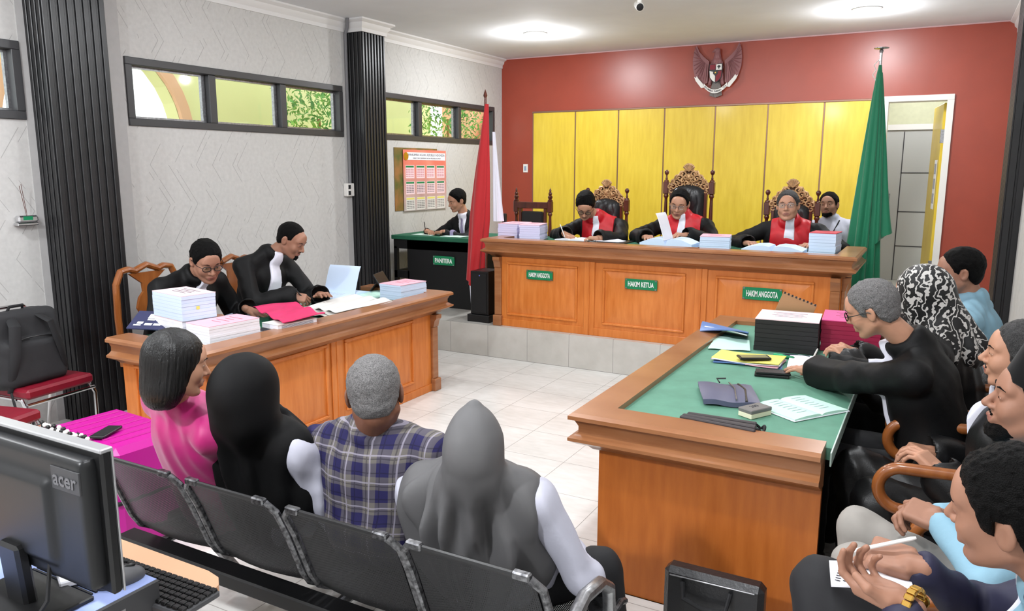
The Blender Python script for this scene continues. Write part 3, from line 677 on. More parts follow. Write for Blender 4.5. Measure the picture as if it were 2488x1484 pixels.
pilaster(t, T(W, .05, 0, rz=PI / 2), H - .17)
# bracket sign plates on the desk front
def sign(name, txt, x, z, w, h, y, label, group=None, size=None):
    s = thing(name, label, 'sign', (x, y, z), group=group)
    pl = MB().bb(-w / 2, w / 2, -.006, 0, -h / 2, h / 2, .002).build('plate', M['sign'], s)
    o = text_mesh('lettering', txt, .1, Matrix.Identity(4), M['signtext'], pl, depth=.001, bold=.002); me = o.data
    xs = [v.co.x for v in me.vertices]; ys = [v.co.y for v in me.vertices]; me.transform(T(0, -.0075, 0, rx=PI / 2) @ Matrix.Diagonal((w * .80 / (max(xs) - min(xs)), h * .50 / (max(ys) - min(ys)), 1, 1)) @ Matrix.Translation((-(max(xs) + min(xs)) / 2, -(max(ys) + min(ys)) / 2, 0)))
    for a in (-1, 1):
        for c in (-1, 1):
            MB().bb(a * (w / 2 - .012) - .008, a * (w / 2 - .012) + .008, -.010, -.005, c * (h / 2 - .008) - .006, c * (h / 2 - .008) + .006, .002).build('screw', M['steel'], pl)
    return s
sign('desk_sign', 'HAKIM ANGGOTA', -3.10, .805, .265, .085, 6.15, 'green sign reading HAKIM ANGGOTA on the left bay of the judges desk')
sign('desk_sign', 'HAKIM KETUA', -2.14, .79, .285, .088, 6.15, 'green sign reading HAKIM KETUA on the middle bay of the judges desk')
sign('desk_sign', 'HAKIM ANGGOTA', -1.147, .787, .30, .098, 6.15, 'green sign reading HAKIM ANGGOTA on the right bay of the judges desk')
# prosecutors' table at the left, long side facing +X
def side_table(name, label, loc, L, Dp, H, cloth, bays, endclosed, front_sgn, rimpath, tops):
    t = thing(name, label, 'table', loc)
    return t
tl = thing('counsel_table', 'orange panelled wooden table of the two robed men on the left', 'table', (-3.43, 2.76, 0))
L, Dp, H = 2.22, .72, .79
MB().bb(-.03, 0, 0, L, 0, H - .16).bb(-Dp, -.03, 0, .03, 0, H - .16).bb(-Dp, -.03, L - .03, L, 0, H - .16).bb(0, .009, 0, L, 0, .06, .003).build('carcass', M['desk'], tl)
MB().sweep([(-Dp, 0), (0, 0), (0, L), (-Dp, L)], [(o, H + z) for o, z in RIM]).build('rim', M['rim'], tl)
MB().bb(-Dp, -.05, .05, L - .05, H - .07, H - .035).build('table_top', M['greendark'], tl)
for y0, y1 in ((.13, .95), (1.12, 1.90)): front_panel(tl, T(0, (y0 + y1) / 2, .12, rz=PI / 2), y1 - y0, .50)
for y in (.05, L - .05): pilaster(tl, T(0, y, 0, rz=PI / 2), H - .17)
MB().bb(0, .012, .985, 1.085, 0, H - .16, .004).bb(.01, .018, 1.03, 1.04, 0, H - .16, .002).build('stile', M['desk'], tl)
front_panel(tl, T(-Dp / 2, 0, .12), .5, .5)
# defence table on the right, open towards +X
tr = thing('counsel_table', 'large wooden table with a green top in the right foreground', 'table', (-1.14, 2.82, 0))
L, Dp, H = 2.24, .86, .78
m_d = m_wood('plain_desk_wood', 'c4702f', 'a95a1f', .45, coat=.1)
MB().bb(0, .03, 0, L, 0, H - .16).bb(.03, Dp, 0, .03, 0, H - .16).bb(.03, Dp, L - .03, L, 0, H - .16).bb(0.0, Dp, -.006, 0, 0, .0).build('carcass', m_d, tr)
MB().sweep([(Dp, L), (0, L), (0, 0), (Dp, 0)], [(o, H + z) for o, z in RIM]).build('rim', M['rim'], tr)
MB().bb(.055, Dp + .02, .055, L - .055, H - .07, H - .025).build('table_top', M['green'], tr)
MB().bb(Dp + .02, Dp + .026, .0, L, H - .075, H - .022, .002).build('glass_edge', mat('pale_edge', 'b8cfc4', .2), tr)
MB().bb(-.008, .06, -.012, 0, 0, .10, .004).bb(-.02, .0, -.012, .08, 0, .10, .004).build('foot_block', M['rim'], tr)
for i in range(2): front_panel(tr, T(0, L * (.28 + .45 * i), .12, rz=-PI / 2), .85, .5, m_d)
# clerk's table (black) with green cloth and sign
tp = thing('clerk_table', 'black clerk table with a dark green cloth on the platform', 'table', (-5.16, 6.70, ZP))
MB().bb(.18, 1.02, 0, .02, 0, .70).bb(.0, 1.02, 0, .03, .60, .70).bb(0, .04, 0, .04, 0, .62).bb(.0, .2, 0, .03, .28, .36).bb(.98, 1.02, .02, .68, 0, .70).bb(0, .04, .62, .66, 0, .62).bb(0, 1.02, .64, .67, .5, .7).bb(0, .04, .04, .62, .28, .36).build('table_frame', M['blackmatt'], tp)
b = MB(); b.bb(-.02, 1.05, -.02, .70, .70, .745, .006).build('table_cloth', M['greendark'], tp)
sign('desk_sign', 'PANITERA', -4.50, .80, .27, .095, 6.69, 'green sign reading PANITERA on the black clerk table')
# ---------------------------------------------------------------- black loudspeaker next to the desk, stick behind
t = thing('loudspeaker', 'black floor box on a plinth left of the judges desk', 'loudspeaker', (-3.77, 6.30, ZP))
MB().bb(-.105, .095, -.09, .16, .07, .49, .006).build('cabinet', M['black'], t); MB().bb(-.13, .115, -.115, .18, 0, .07, .004).build('plinth', M['black'], t)
MB().bb(-.085, .075, -.096, -.088, .09, .47, .003).build('grille', M['blackmatt'], t)
MB().ell((.0, -.097, .45), (.006, .003, .006), 8, 5).build('led', mat('lamp_blue', '6a76d8', .4), t)
t = thing('microphone_stand', 'thin black upright stand behind the loudspeaker', 'stand', (-3.73, 6.62, ZP))
MB().lathe([(.12, 0), (.12, .015), (.02, .03), (.012, .035), (.012, .9), (.01, .92)], seg=16).build('pole', M['black'], t); MB().bb(-.02, .02, -.01, .02, .62, 1.02, .006).build('flat_head', M['black'], t)
# ---------------------------------------------------------------- flags
def flag(name, label, x, y, z0, zt, ztop, zbot, rt, rb, m, sk, fold=7, cx=0.0, tipw=.0, bottom=None, pole_r=.012):
    t = thing(name, label, 'flag', (x, y, z0))
    MB().lathe([(.14, 0), (.14, .02), (.05, .05), (.025, .09), (pole_r, .12), (pole_r, zt - z0)], seg=20).build('pole', M['chrome'] if sk else M['darkwood'], t)
    return t
def drape(t, name, m, ztop, zbot, prof, lean, fold, amp, seed=0, seg=64, y0=0.0, botfn=None):
    # closed folded tube hanging from the pole: prof(u)->(half width, half depth), lean(u)->x shift
    b = MB(); vs = []; fs = []; n = 26
    for i in range(n + 1):
        u = i / n
        w, d = prof(u); cx = lean(u)
        for k in range(seg):
            a = 2 * PI * k / seg; f = 1 + amp * (0.25 + .75 * u) * math.sin(fold * a + seed + 1.2 * math.sin(2 * a + 3 * u)) + .05 * math.sin(3 * a + seed)
            z = ztop + (zbot - ztop) * u + (botfn(a) * u ** 6 if botfn else 0)
            vs.append((cx + w * f * math.cos(a), y0 + d * f * math.sin(a), z))
    for i in range(n):
        for k in range(seg): fs.append((i * seg + k, i * seg + (k + 1) % seg, (i + 1) * seg + (k + 1) % seg, (i + 1) * seg + k))
    fs += [tuple(range(seg)), tuple(n * seg + k for k in range(seg))[::-1]]
    b.add(vs, fs); return b.build(name, m, t, smooth=1.2)
t = flag('flag', 'red and white national flag hanging furled on a pole by the clerk table', -3.87, 6.50, ZP, 2.45, 0, 0, 0, 0, None, False)
rc = mat('flag_red', 'b3151d', .65, sheen=.3); wc = mat('flag_white', 'dcdce8', .7)
lerp = lambda a, c, u: a + (c - a) * u
drape(t, 'red_cloth', rc, 2.06, .30, lambda u: (.018 + .10 * min(1, u * 1.6) - .055 * max(0, u - .4), .02 + .05 * u), lambda u: lerp(.015, -.13, u), 6, .16, .4, botfn=lambda a: -.06 * math.cos(a))
drape(t, 'white_cloth', wc, 1.80, .95, lambda u: (.012 + .035 * u, .02 + .03 * u), lambda u: lerp(.075, .125, u), 5, .15, 1.0, y0=.03)
drape(t, 'white_cloth', wc, .34, .02, lambda u: (.035 - .012 * u, .022), lambda u: lerp(-.165, -.15, u), 4, .15, 1.7)
MB().lathe([(.012, 2.12), (.02, 2.14), (.014, 2.16), (.0, 2.20)], seg=12).build('finial', M['darkwood'], t)
t = flag('flag', 'tall dark green court flag hanging furled before the yellow panels', -.54, 7.60, ZP, 2.76, 0, 0, 0, 0, None, True)
gc = mat('flag_green', '0f7a55', .6, sheen=.3)
drape(t, 'green_cloth', gc, 2.34, .36, lambda u: (.012 + .135 * u ** .8, .015 + .11 * u), lambda u: lerp(.0, -.035, u), 9, .20, .6, seg=96)
drape(t, 'green_cloth', gc, 2.28, .80, lambda u: (.012 + .09 * u ** .9, .015 + .09 * u), lambda u: lerp(.01, .085, u), 5, .22, 2.6, y0=.03, botfn=lambda a: .10 * math.cos(a))
MB().lathe([(.012, 2.44), (.018, 2.46), (.010, 2.47), (.06, 2.478), (.06, 2.484), (0, 2.49)], seg=14).build('finial', M['steel'], t)
MB().tube([(0, 0, 2.40), (-.05, -.01, 2.34), (-.03, 0, 2.3), (-.055, .0, 2.26), (-.02, 0, 2.20)], .004, 6).build('cord', M['white'], t)
# ---------------------------------------------------------------- thrones
def spiral(b, c, r0, turns, a0, sg, r, y=-.0, rr=.008, tail=None):
    pts = []; n = 22
    for i in range(n + 1):
        u = i / n; q = r0 * (1 - .82 * u); a = a0 + sg * turns * 2 * PI * u
        pts.append((c[0] + q * math.cos(a), y - .012 * u, c[1] + q * math.sin(a)))
    if tail: pts = [tail] + pts
    b.tube(pts, [rr * .5] * (1 if tail else 0) + [rr * (1 - .25 * i / n) for i in range(n + 1)], 7)
def crest(parent, w, h, z0):
    b = MB()
    for s in (-1, 1):
        # rising scrolls following an ogee outline from the post to the central shell
        for (u, v, r, tn, a0, sg) in ((.88, .02, .034, 1.2, 1.2, 1), (.93, .17, .030, 1.1, 2.6, -1), (.76, .20, .042, 1.3, .3, 1), (.60, .36, .042, 1.3, 2.9, -1), (.78, .38, .028, 1.1, .2, 1), (.58, .12, .030, 1.1, 4.2, 1),
                                      (.44, .30, .034, 1.2, 1.2, 1), (.42, .54, .042, 1.3, .0, 1), (.60, .57, .030, 1.1, 2.2, -1), (.27, .46, .034, 1.2, 3.6, -1), (.25, .70, .038, 1.2, .4, 1), (.12, .58, .030, 1.1, 1.9, -1), (.38, .72, .022, 1, 1, 1), (.09, .34, .030, 1.1, 5, 1), (.24, .26, .026, 1.1, 0, -1)):
            x = s * u * w / 2; a = a0 if s > 0 else PI - a0
            spiral(b, (x, z0 + v * h), r * w / .44, tn, a, sg * s, 0, y=-.012 - .012 * ((u * 7) % 1), rr=.0085)
        out = [(s * w / 2 * u, -.004, z0 + h * v) for u, v in ((1.0, -.12), (1.02, .10), (.93, .26), (.86, .42), (.74, .50), (.66, .64), (.5, .70), (.42, .84), (.26, .84), (.16, .92), (.0, .90))]
        b.tube(out, .010, 7)
        b.tube([(s * w / 2 * u, -.004, z0 + h * v) for u, v in ((1.0, -.12), (.88, -.10), (.70, .02), (.45, .13), (.2, .18), (0, .19))], .011, 7)
        for k in range(5):                                   # leaf tips along the outline
            x, z = s * w / 2 * (.96 - .2 * k), z0 + h * (.28 + .16 * k) ; b.ell((x, -.012, z), (.016, .010, .022), 8, 5, rotm(0, s * (.5), 0).to_3x3())
    for k in range(7):                                       # central shell
        a = (k - 3) * .34; p = Vector((math.sin(a) * .052, -.022, z0 + h * .90 + math.cos(a) * .052)); b.tube([(0, -.02, z0 + h * .84), tuple(p)], [.006, .014], 7); b.ell(tuple(p), (.014, .012, .014), 8, 5)
    b.ell((0, -.02, z0 + h * .60), (.03, .018, .035)); b.ell((0, -.015, z0 + h * .30), (.025, .014, .03))
    mt = Matrix(((1, 0, 0, 0), (0, 0, 1, .004), (0, 1, 0, 0), (0, 0, 0, 1)))
    outl = [(w / 2 * u, z0 + h * v) for u, v in ((.99, -.1), (.98, .10), (.88, .26), (.80, .42), (.68, .50), (.60, .62), (.46, .68), (.36, .82), (.2, .84), (0, .88))]
    inn = [(w / 2 * u, z0 + h * v) for u, v in ((0, .19), (.2, .18), (.45, .13), (.70, .02), (.88, -.10))]
    b2 = MB(); b2.prism(outl + inn, .012, mt); b2.prism([(-x, z) for x, z in (outl + inn)], .012, mt)
    b2.build('crest_board', mat('crest_backing', '5a3a24', .6), parent)
    return b.build('carved_crest', M['gold'], parent)
FIN = [(.0, .115), (.012, .112), (.021, .10), (.023, .088), (.017, .072), (.009, .064), (.008, .045), (.012, .03), (.010, .02), (.022, .012), (.024, 0), (.02, -.004)][::-1]
def post(parent, x, h, base=.44, fin=FIN):
    b = MB(); b.bb(x - .026, x + .026, -.026, .026, 0, base + .06, .005); z = base + .06; hh = h - .12 - z - .12
    prof = [(.018, 0), (.024, .01), (.024, .02), (.015, .03), (.017, .05), (.023, hh * .25), (.021, hh * .55), (.015, hh - .06), (.015, hh - .04), (.024, hh - .025), (.024, hh - .012), (.018, hh)]
    b.lathe([(r, z + q) for r, q in prof], (x, 0, 0), 14); b.bb(x - .027, x + .027, -.027, .027, z + hh, z + hh + .12, .006)
    b.lathe([(r, z + hh + .12 + q) for r, q in fin], (x, 0, 0), 14); b.build('post', M['darkwood'], parent)
def throne(label, x, y, w, hpost, zb0, zb1, ch, rz=0.0, crested=True, group=None):
    t = thing('throne_chair', label, 'chair', (x, y, ZP), rz, group)
    for s in (-1, 1): post(t, s * w / 2, hpost)
    iw = w / 2 - .04
    for s in (-1, 1): MB().bb(s * iw - .03 * (s > 0) - 0, s * iw + .03 * (s < 0), -.022, .022, .42, zb1 + .02, .004).build('back_stile', M['darkwood'], t)
    # tufted leather back: grid with buttons
    bw = iw - .03; n, mrows = 24, 30
    def fn(u, v):
        xx = (u * 2 - 1) * bw; zz = zb0 + (zb1 - zb0) * v; zz2 = zz
        if crested: zz = zz - (u * 2 - 1) ** 2 * .05 * v
        e = min(1, min(u, 1 - u) * 8) ** .5 * min(1, min(v, 1 - v) * 10) ** .5
        tu = abs(math.sin(PI * (u * 3 + v * 3.0)) * math.sin(PI * (u * 3 - v * 3.0)))
        return (xx, -.02 - .045 * e - .018 * e * tu, zz)
    b = MB(); b.sheet(fn, n, mrows, .01); b.bb(-bw, bw, -.015, .02, zb0, zb1 - .05, .004); b.build('leather_back', M['leather'], t)
    b = MB(); 
    if crested: b.tube([(-iw, 0, zb1 - .04)] + [(iw * math.sin(a), 0, zb1 - .05 + .06 * math.cos(a)) for a in [(-1.3 + 2.6 * k / 10) for k in range(11)]] + [(iw, 0, zb1 - .04)], .016, 8)
    else: b.bb(-w / 2, w / 2, -.025, .025, zb1 + .01, zb1 + .085, .006)
    b.build('top_rail', M['darkwood'], t)
    MB().bb(-iw - .02, iw + .02, -.44, .02, .36, .42, .008).build('seat_frame', M['darkwood'], t)
    MB().bb(-iw, iw, -.44, -.03, .42, .50, .035).build('seat', M['leather'], t)
    for s in (-1, 1):
        MB().bb(s * iw - .025, s * iw + .025, -.44, -.39, 0, .40, .006).build('leg', M['darkwood'], t)
        MB().bb(s * (iw + .02) - .025, s * (iw + .02) + .025, -.42, .0, .62, .66, .012).bb(s * (iw + .02) - .02, s * (iw + .02) + .02, -.42, -.38, .4, .63, .006).build('armrest', M['darkwood'], t)
    if crested: crest(t, w - .06, ch, zb1 - .06)
    return t
throne('carved throne with a gilt crest behind the judge on the left', -2.985, 7.45, .43, 1.265, .5, 1.155, .21)
throne('tallest carved throne with a gilt crest behind the middle judge', -2.137, 7.45, .45, 1.45, .5, 1.30, .225)
throne('carved throne with a gilt crest behind the judge on the right', -1.17, 7.45, .44, 1.27, .5, 1.15, .235)
FIN2 = [(.026, 0), (.028, .01), (.016, .02), (.024, .035), (.026, .05), (.014, .062), (.020, .075), (.02, .085), (.01, .10), (.012, .115), (.0, .145)]
t = thing('throne_chair', 'plain wooden chair with a small black back, empty, left of the judges', 'chair', (-3.84, 7.45, ZP))
for s in (-1, 1): post(t, s * .205, 1.20 + .03, fin=FIN2)
MB().bb(-.21, .21, -.025, .025, 1.03, 1.10, .005).bb(-.21, .21, -.02, .02, .52, .57, .004).build('top_rail', M['darkwood'], t)
MB().bb(-.13, .13, -.035, .02, .60, 1.0, .03).build('leather_back', M['leather'], t); MB().bb(-.165, -.135, -.02, .02, .57, 1.03, .003).build('back_stile', M['darkwood'], t); MB().bb(.135, .165, -.02, .02, .57, 1.03, .003).build('back_stile', M['darkwood'], t)
MB().bb(-.2, .2, -.46, .0, .38, .45, .01).build('seat', M['leather'], t)
for s in (-1, 1): MB().bb(s * .18 - .022, s * .18 + .022, -.45, -.41, 0, .39, .004).build('leg', M['darkwood'], t)
# ---------------------------------------------------------------- people
V3 = lambda *a: Vector(a)
def vdir(az, p=0.0):
    a = math.radians(az); q = math.radians(p); return Vector((math.cos(a) * math.cos(q), math.sin(a) * math.cos(q), -math.sin(q)))
def head_mtx(C, az, pitch, roll=0.0, s=1.0):
    y = vdir(az, pitch); a = math.radians(az); x = Vector((math.sin(a), -math.cos(a), 0)); z = x.cross(y)
    R = Matrix((x, y, z)).transposed() @ Matrix.Rotation(math.radians(roll), 3, 'Y')
    return Matrix.Translation(C) @ R.to_4x4() @ Matrix.Scale(s, 4)
def head_sdf(neck=None, beard=0, fat=1.0, nose=1.0, female=False, ears=True):
    S = SDF(); w = fat
    S.ell((0, -.014, .032), (.074, .094, .083), .0)
    S.ell((0, .022, -.030), (.060 * w, .066, .080), .03)
    for s in (-1, 1):
        S.cap((s * .054 * w, -.004, -.052), (s * .022, .060, -.096), .014, .015, .028)
        S.ell((s * .036, .062, -.028), (.022 * w, .020, .024), .025)
        S.cap((s * .012, .082, .024), (s * .042, .070, .026), .010, .008, .016)
        S.ell((s * .030, .098, .006), (.017, .015, .012), .014, mode='-')
        S.ell((s * .030, .0745, .005), (.0145, .0145, .0145), .002)
    S.ell((0, .076, -.100), (.018, .014, .013), .018)
    S.ell((0, .074, .045), (.040, .016, .030), .03)
    S.cap((0, .086, .012), (0, .104 + .004 * nose, -.028), .0065, .0115 * nose, .011)
    for s in (-1, 1): S.ell((s * .0125 * nose, .094, -.033), (.0085, .010, .007), .007)
    S.ell((0, .082, -.062), (.026, .014, .016), .014)
    for s in (-1, 1): S.cap((0, .0945, -.0575), (s * .022, .084, -.062), .0055, .003, .005)
    S.cap((-.016, .088, -.0705), (.016, .088, -.0705), .0055, .0055, .006)
    S.cap((-.021, .0945, -.064), (.021, .0945, -.064), .0014, .0014, .002, mode='-')
    for s in ((-1, 1) if ears else ()):
        R = rotm(.2, 0, s * .35)
        S.ell((s * (.077 * (1 + (w - 1) * .5)), -.012, -.004), (.008, .019, .031), .006, R=R)
        S.ell((s * .086, -.008, -.002), (.006, .010, .018), .004, R=R, mode='-')
    if neck is not None: S.cap((0, -.026, -.055), tuple(neck), .050, .056, .022)
    else: S.cap((0, -.026, -.055), (0, -.05, -.15), .050, .054, .022)
    return S
def grit(amp, seed=0, blur=1):
    def g(x, y, z):
        n = np.random.default_rng(int(seed) + 5).normal(size=np.broadcast(x, y, z).shape).astype(np.float32)
        for _ in range(blur):
            for ax in range(3): n = (n + np.roll(n, 1, ax) + np.roll(n, -1, ax)) / 3
        return n * (amp * (3.0 ** blur) * .9)
    return g
def zline(y, style):                                          # lower edge of the hair along the head side
    if style == 'bald': k = [(-.12, -.06), (-.06, -.055), (-.03, -.03), (-.022, .02), (.0, .022), (.004, .0), (.03, .012), (.034, .05), (.05, .085), (.12, .16)]
    elif style == 'receding': k = [(-.12, -.07), (-.06, -.06), (-.032, -.03), (-.022, .02), (.002, .022), (.006, -.01), (.03, -.005), (.035, .03), (.05, .075), (.075, .098), (.12, .13)]
    else: k = [(-.12, -.075), (-.06, -.065), (-.034, -.035), (-.022, .02), (.004, .022), (.008, -.015), (.03, -.012), (.036, .02), (.052, .050), (.07, .066), (.12, .078)]
    return np.interp(y, [a for a, _ in k], [b for _, b in k])
def hair_mesh(name, style, m, parent, H, vox, vol=1.0, seed=0.0):
    S = SDF(); t = .005 + .006 * vol
    if style == 'bob':
        S.ell((0, -.016, .034), (.084, .106, .096), .0); S.ell((0, -.03, -.04), (.084, .084, .09), .04); S.ell((0, -.05, -.105), (.082, .055, .062), .04)
        S.ell((-.05, -.02, -.10), (.030, .045, .075), .03); S.ell((.05, -.02, -.08), (.030, .04, .07), .03)
        S.ell((0, .09, -.04), (.060, .075, .105), .015, mode='-')
        def fz(x, y, z): th = np.arctan2(y + .03, x + 0 * z); return (.0011 * np.sin(46 * th + 2.2 * np.sin(13 * z)) + .0007 * np.sin(101 * th + 3 * np.sin(9 * z + 1))).astype(np.float32) + 0 * z
        return S.mesh(name, vox, [m], parent, noise=fz, mtx=H)
    S.ell((0, -.014, .032), (.074 + t, .094 + t, .083 + t * 1.15), .0); S.ell((0, -.02, -.03), (.066 + t * .6, .075 + t * .6, .07), .02)
    def reg(x, y, z): return (zline(y + 0 * x, style) - z) * .8
    lo, hi = (-.13, -.15, -.12), (.13, .15, .17)
    return S.mesh(name, vox, [m], parent, noise=lambda x, y, z: (grit(.0011 * (1 + vol), seed)(x, y, z) + .0065 * np.clip(1 - (z - zline(y + 0 * x, style)) / .028, 0, 1)).astype(np.float32), region=(reg, lo, hi), mtx=H)
_hand_cache = {}
def hand_geo(pose, vox):
    key = (pose, vox)
    if key in _hand_cache: return _hand_cache[key]
    S = SDF(); S.box((0, .048, 0), (.028, .034, .005), .010, .0); S.ell((-.020, .032, -.008), (.018, .030, .014), .01); S.ell((.024, .035, -.006), (.013, .030, .012), .01)
    S.cap((0, .012, 0), (0, -.018, .002), .023, .023, .015)
    P = {'relax': [(20, 30, 18), (26, 36, 22), (32, 40, 25), (36, 42, 25)], 'write': [(38, 50, 22), (46, 58, 30), (58, 70, 40), (66, 74, 45)], 'flat': [(6, 10, 6), (4, 9, 6), (6, 10, 6), (10, 12, 8)],
         'fist': [(60, 75, 40), (64, 80, 45), (68, 82, 45), (72, 82, 45)], 'hold': [(30, 45, 25), (38, 50, 28), (44, 54, 30), (50, 56, 30)], 'clasp': [(42, 55, 25), (46, 58, 28), (50, 60, 28), (54, 60, 28)]}[pose]
    L = [(.042, .026, .020), (.047, .029, .021), (.043, .027, .020), (.034, .020, .017)]
    for i in range(4):
        x = -.0295 + .0195 * i; p = Vector((x, .082 - (.004 if i in (0,) else 0) - (.008 if i == 3 else 0), .001)); sp = (-.10, -.02, .06, .15)[i]; a = 0; r = .0092 if i < 3 else .0078
        for j in range(3):
            a += math.radians(P[i][j]); q = p + Vector((math.sin(sp) * math.cos(a), math.cos(sp) * math.cos(a), -math.sin(a))) * L[i][j]
            S.cap(tuple(p), tuple(q), r, r * .90, .0035 if j else .006); p = q; r *= .90
    T0 = {'flat': (V3(-.024, .016, -.004), V3(-.052, .048, -.008), V3(-.066, .076, -.010)), 'relax': (V3(-.022, .016, -.006), V3(-.046, .048, -.020), V3(-.046, .078, -.030)),
          'write': (V3(-.022, .018, -.008), V3(-.040, .050, -.030), V3(-.026, .076, -.044)), 'fist': (V3(-.022, .018, -.008), V3(-.040, .050, -.026), V3(-.012, .066, -.036)),
          'hold': (V3(-.024, .018, -.004), V3(-.050, .046, -.022), V3(-.046, .076, -.034)), 'clasp': (V3(-.022, .018, -.006), V3(-.044, .050, -.014), V3(-.036, .080, -.016))}[pose]
    S.cap(T0[0], T0[1], .0125, .0105, .008); S.cap(T0[1], T0[2], .0105, .0085, .004)
    F, lo = S.field(vox); g = nets(F, lo, vox); _hand_cache[key] = g; return g
def hand_world(pose, vox, wrist, d, n, left, s=1.0):
    V, Q = hand_geo(pose, vox); d = Vector(d).normalized(); n = Vector(n); n = (n - d * n.dot(d)).normalized(); x = d.cross(n)
    A = np.array(Matrix((x, d, n)).transposed()); V = V.copy() * s
    if left: V[:, 0] *= -1; Q = Q[:, ::-1]
    return V @ A.T + np.array(wrist), Q
def elbow(Sh, Wr, l1, l2, hint):
    D = Wr - Sh; L = D.length
    if L > (l1 + l2) * .995: Wr = Sh + D.normalized() * (l1 + l2) * .995; D = Wr - Sh; L = D.length
    a = (l1 * l1 - l2 * l2 + L * L) / (2 * L); h = math.sqrt(max(0, l1 * l1 - a * a)); e = Vector(hint); e = (e - D.normalized() * e.dot(D.normalized())).normalized()
    return Sh + D.normalized() * a + e * h, Wr
def w2l(S_, base):                                            # shift a point to the root frame
    return tuple(Vector(S_) - base)
def person(label, hip, S, C, az, head, wr, s=1.0, floor=0.0, hands=('relax', 'relax'), hdir=None, hn=None, hint=((0, 0, -1), (0, 0, -1)), cloth='robe', m='robe', skin='skin', hair='short', hm='hair', vol=1.0,
           fine=.0045, cv=.010, knees=None, ankles=None, legs='trousers', legm='trouser', fold=.006, g=1.0, glasses=None, beard=None, arm=1.0, fat=1.0, seed=0, extra=None, hideface=False, collar=None, hs=1.0, hidewrist=False, sleeve_end=None):
    hip, S, C = Vector(hip), Vector(S), Vector(C); base = Vector((hip.x, hip.y, floor)); B = Matrix.Translation(-base)
    t = thing('person', label, 'person', base)
    a = math.radians(az); r = Vector((math.sin(a), -math.cos(a), 0)); f = vdir(az); up = (S - hip).normalized(); rr = (r - up * r.dot(up)).normalized(); ff = up.cross(rr)
    R = Matrix((rr, ff, up)).transposed(); L = lambda p: tuple(Vector(p) - base)
    HM = head_mtx(C, head[0], head[1], head[2] if len(head) > 2 else 0, s * hs); HL = B @ HM; nb = HM.inverted() @ (S + up * .02 * s)
    # ---- arms
    l1, l2 = .29 * s * arm, .25 * s * arm; W = []; E = []; J = []
    for i, sg in enumerate((-1, 1)):                          # 0 left, 1 right
        j = S + rr * sg * .175 * s * g - up * .03 * s; w = Vector(wr[i]) if wr[i] is not None else j + f * .2 - Vector((0, 0, .35)); h = Vector(hint[i]) + rr * sg * .35
        e, w = elbow(j, w, l1, l2, h); J.append(j); E.append(e); W.append(w)
    # ---- skin: head, neck, hands in one mesh
    hv, hq = nets(*head_sdf(nb, fat=fat, ears=hair not in ('bob', 'hijab')).field(fine), fine)
    def lipf(c):
        lips = ((c[:, 0] / .023) ** 2 + ((c[:, 2] + .064) / .0105) ** 2 < 1) & (c[:, 1] > .080); return np.where(lips, 1, 0)
    A = np.array(HL); islands = []
    for i in (0, 1):
        if hidewrist: break
        d = Vector(hdir[i]) if hdir and hdir[i] is not None else (W[i] - E[i]).normalized(); n = Vector(hn[i]) if hn and hn[i] is not None else Vector((0, 0, 1))
        v, q = hand_world(hands[i], max(.003, fine * .75), tuple(W[i] - base), d, n, i == 0, s); islands.append((v, q, 0))
    # chest core keeps head and hands one continuous body under the clothes
    core = SDF(); core.cap(L(S + up * .02 + ff * .01), L(hip), .045, .08, .03)
    for i in (0, 1): core.cap(L(S), L(J[i]), .035, .035, .02); core.cap(L(J[i]), L(E[i]), .030, .022, .02); core.cap(L(E[i]), L(W[i]), .023, .022, .02)
    cvv, cqq = nets(*core.field(.014), .014); islands.append((cvv, cqq, 0))
    body = mesh_np('body', hv, hq, [M[skin], M['lip']], t, HL, lipf, islands)
    # ---- eyes and brows
    if not hideface:
        for sg in (-1, 1):
            e_ = MB(); e_.M = HL; e_.ell((sg * .030, .0755, .0045), (.0142, .0142, .0088), 14, 9); e_.cm = 1; e_.ell((sg * .030, .0835, .0035), (.0060, .0072, .0062), 12, 8); e_.build('eye', [M['eyewhite'], M['iris']], body, fix=False)
            b = MB(); b.M = HL; b.tube([(sg * .016, .0950, .0245), (sg * .030, .0935, .029), (sg * .047, .080, .0245)], [.003, .0036, .0018], 6, flat=.7); b.build('eyebrow', M['hair'] if hm != 'hairgrey' else M['hairmix'], body)
    if hair in ('short', 'bald', 'receding', 'bob'): hair_mesh('hair', hair, M['hairlong' if hair == 'bob' else hm], t, HL, fine, vol, seed)
    if glasses:
        b = MB(); b.M = HL; gy = .103
        for sg in (-1, 1):
            pts = [(sg * .033 + .0225 * math.copysign(abs(math.cos(q)) ** .7, math.cos(q)), gy - abs(sg * .033 + .0225 * math.cos(q)) * .12, .003 + .016 * math.copysign(abs(math.sin(q)) ** .7, math.sin(q))) for q in [2 * PI * k / 20 for k in range(20)]]
            b.tube(pts, .0016 if glasses == 'thin' else .0024, 6, closed=True); b.tube([(sg * .055, gy - .008, .008), (sg * .078, .06, .010), (sg * .083, -.005, .012), (sg * .082, -.025, -.006)], .0018, 6)
        b.tube([(-.011, gy, .006), (0, gy + .003, .009), (.011, gy, .006)], .0018, 6); gf = b.build('glasses', M['black'] if glasses == 'dark' else M['steel'], t)
        for sg in (-1, 1): b = MB(); b.M = HL; b.ell((sg * .033, gy - .004, .003), (.021, .0012, .0150), 14, 7); b.build('lens', M['glass'], gf)
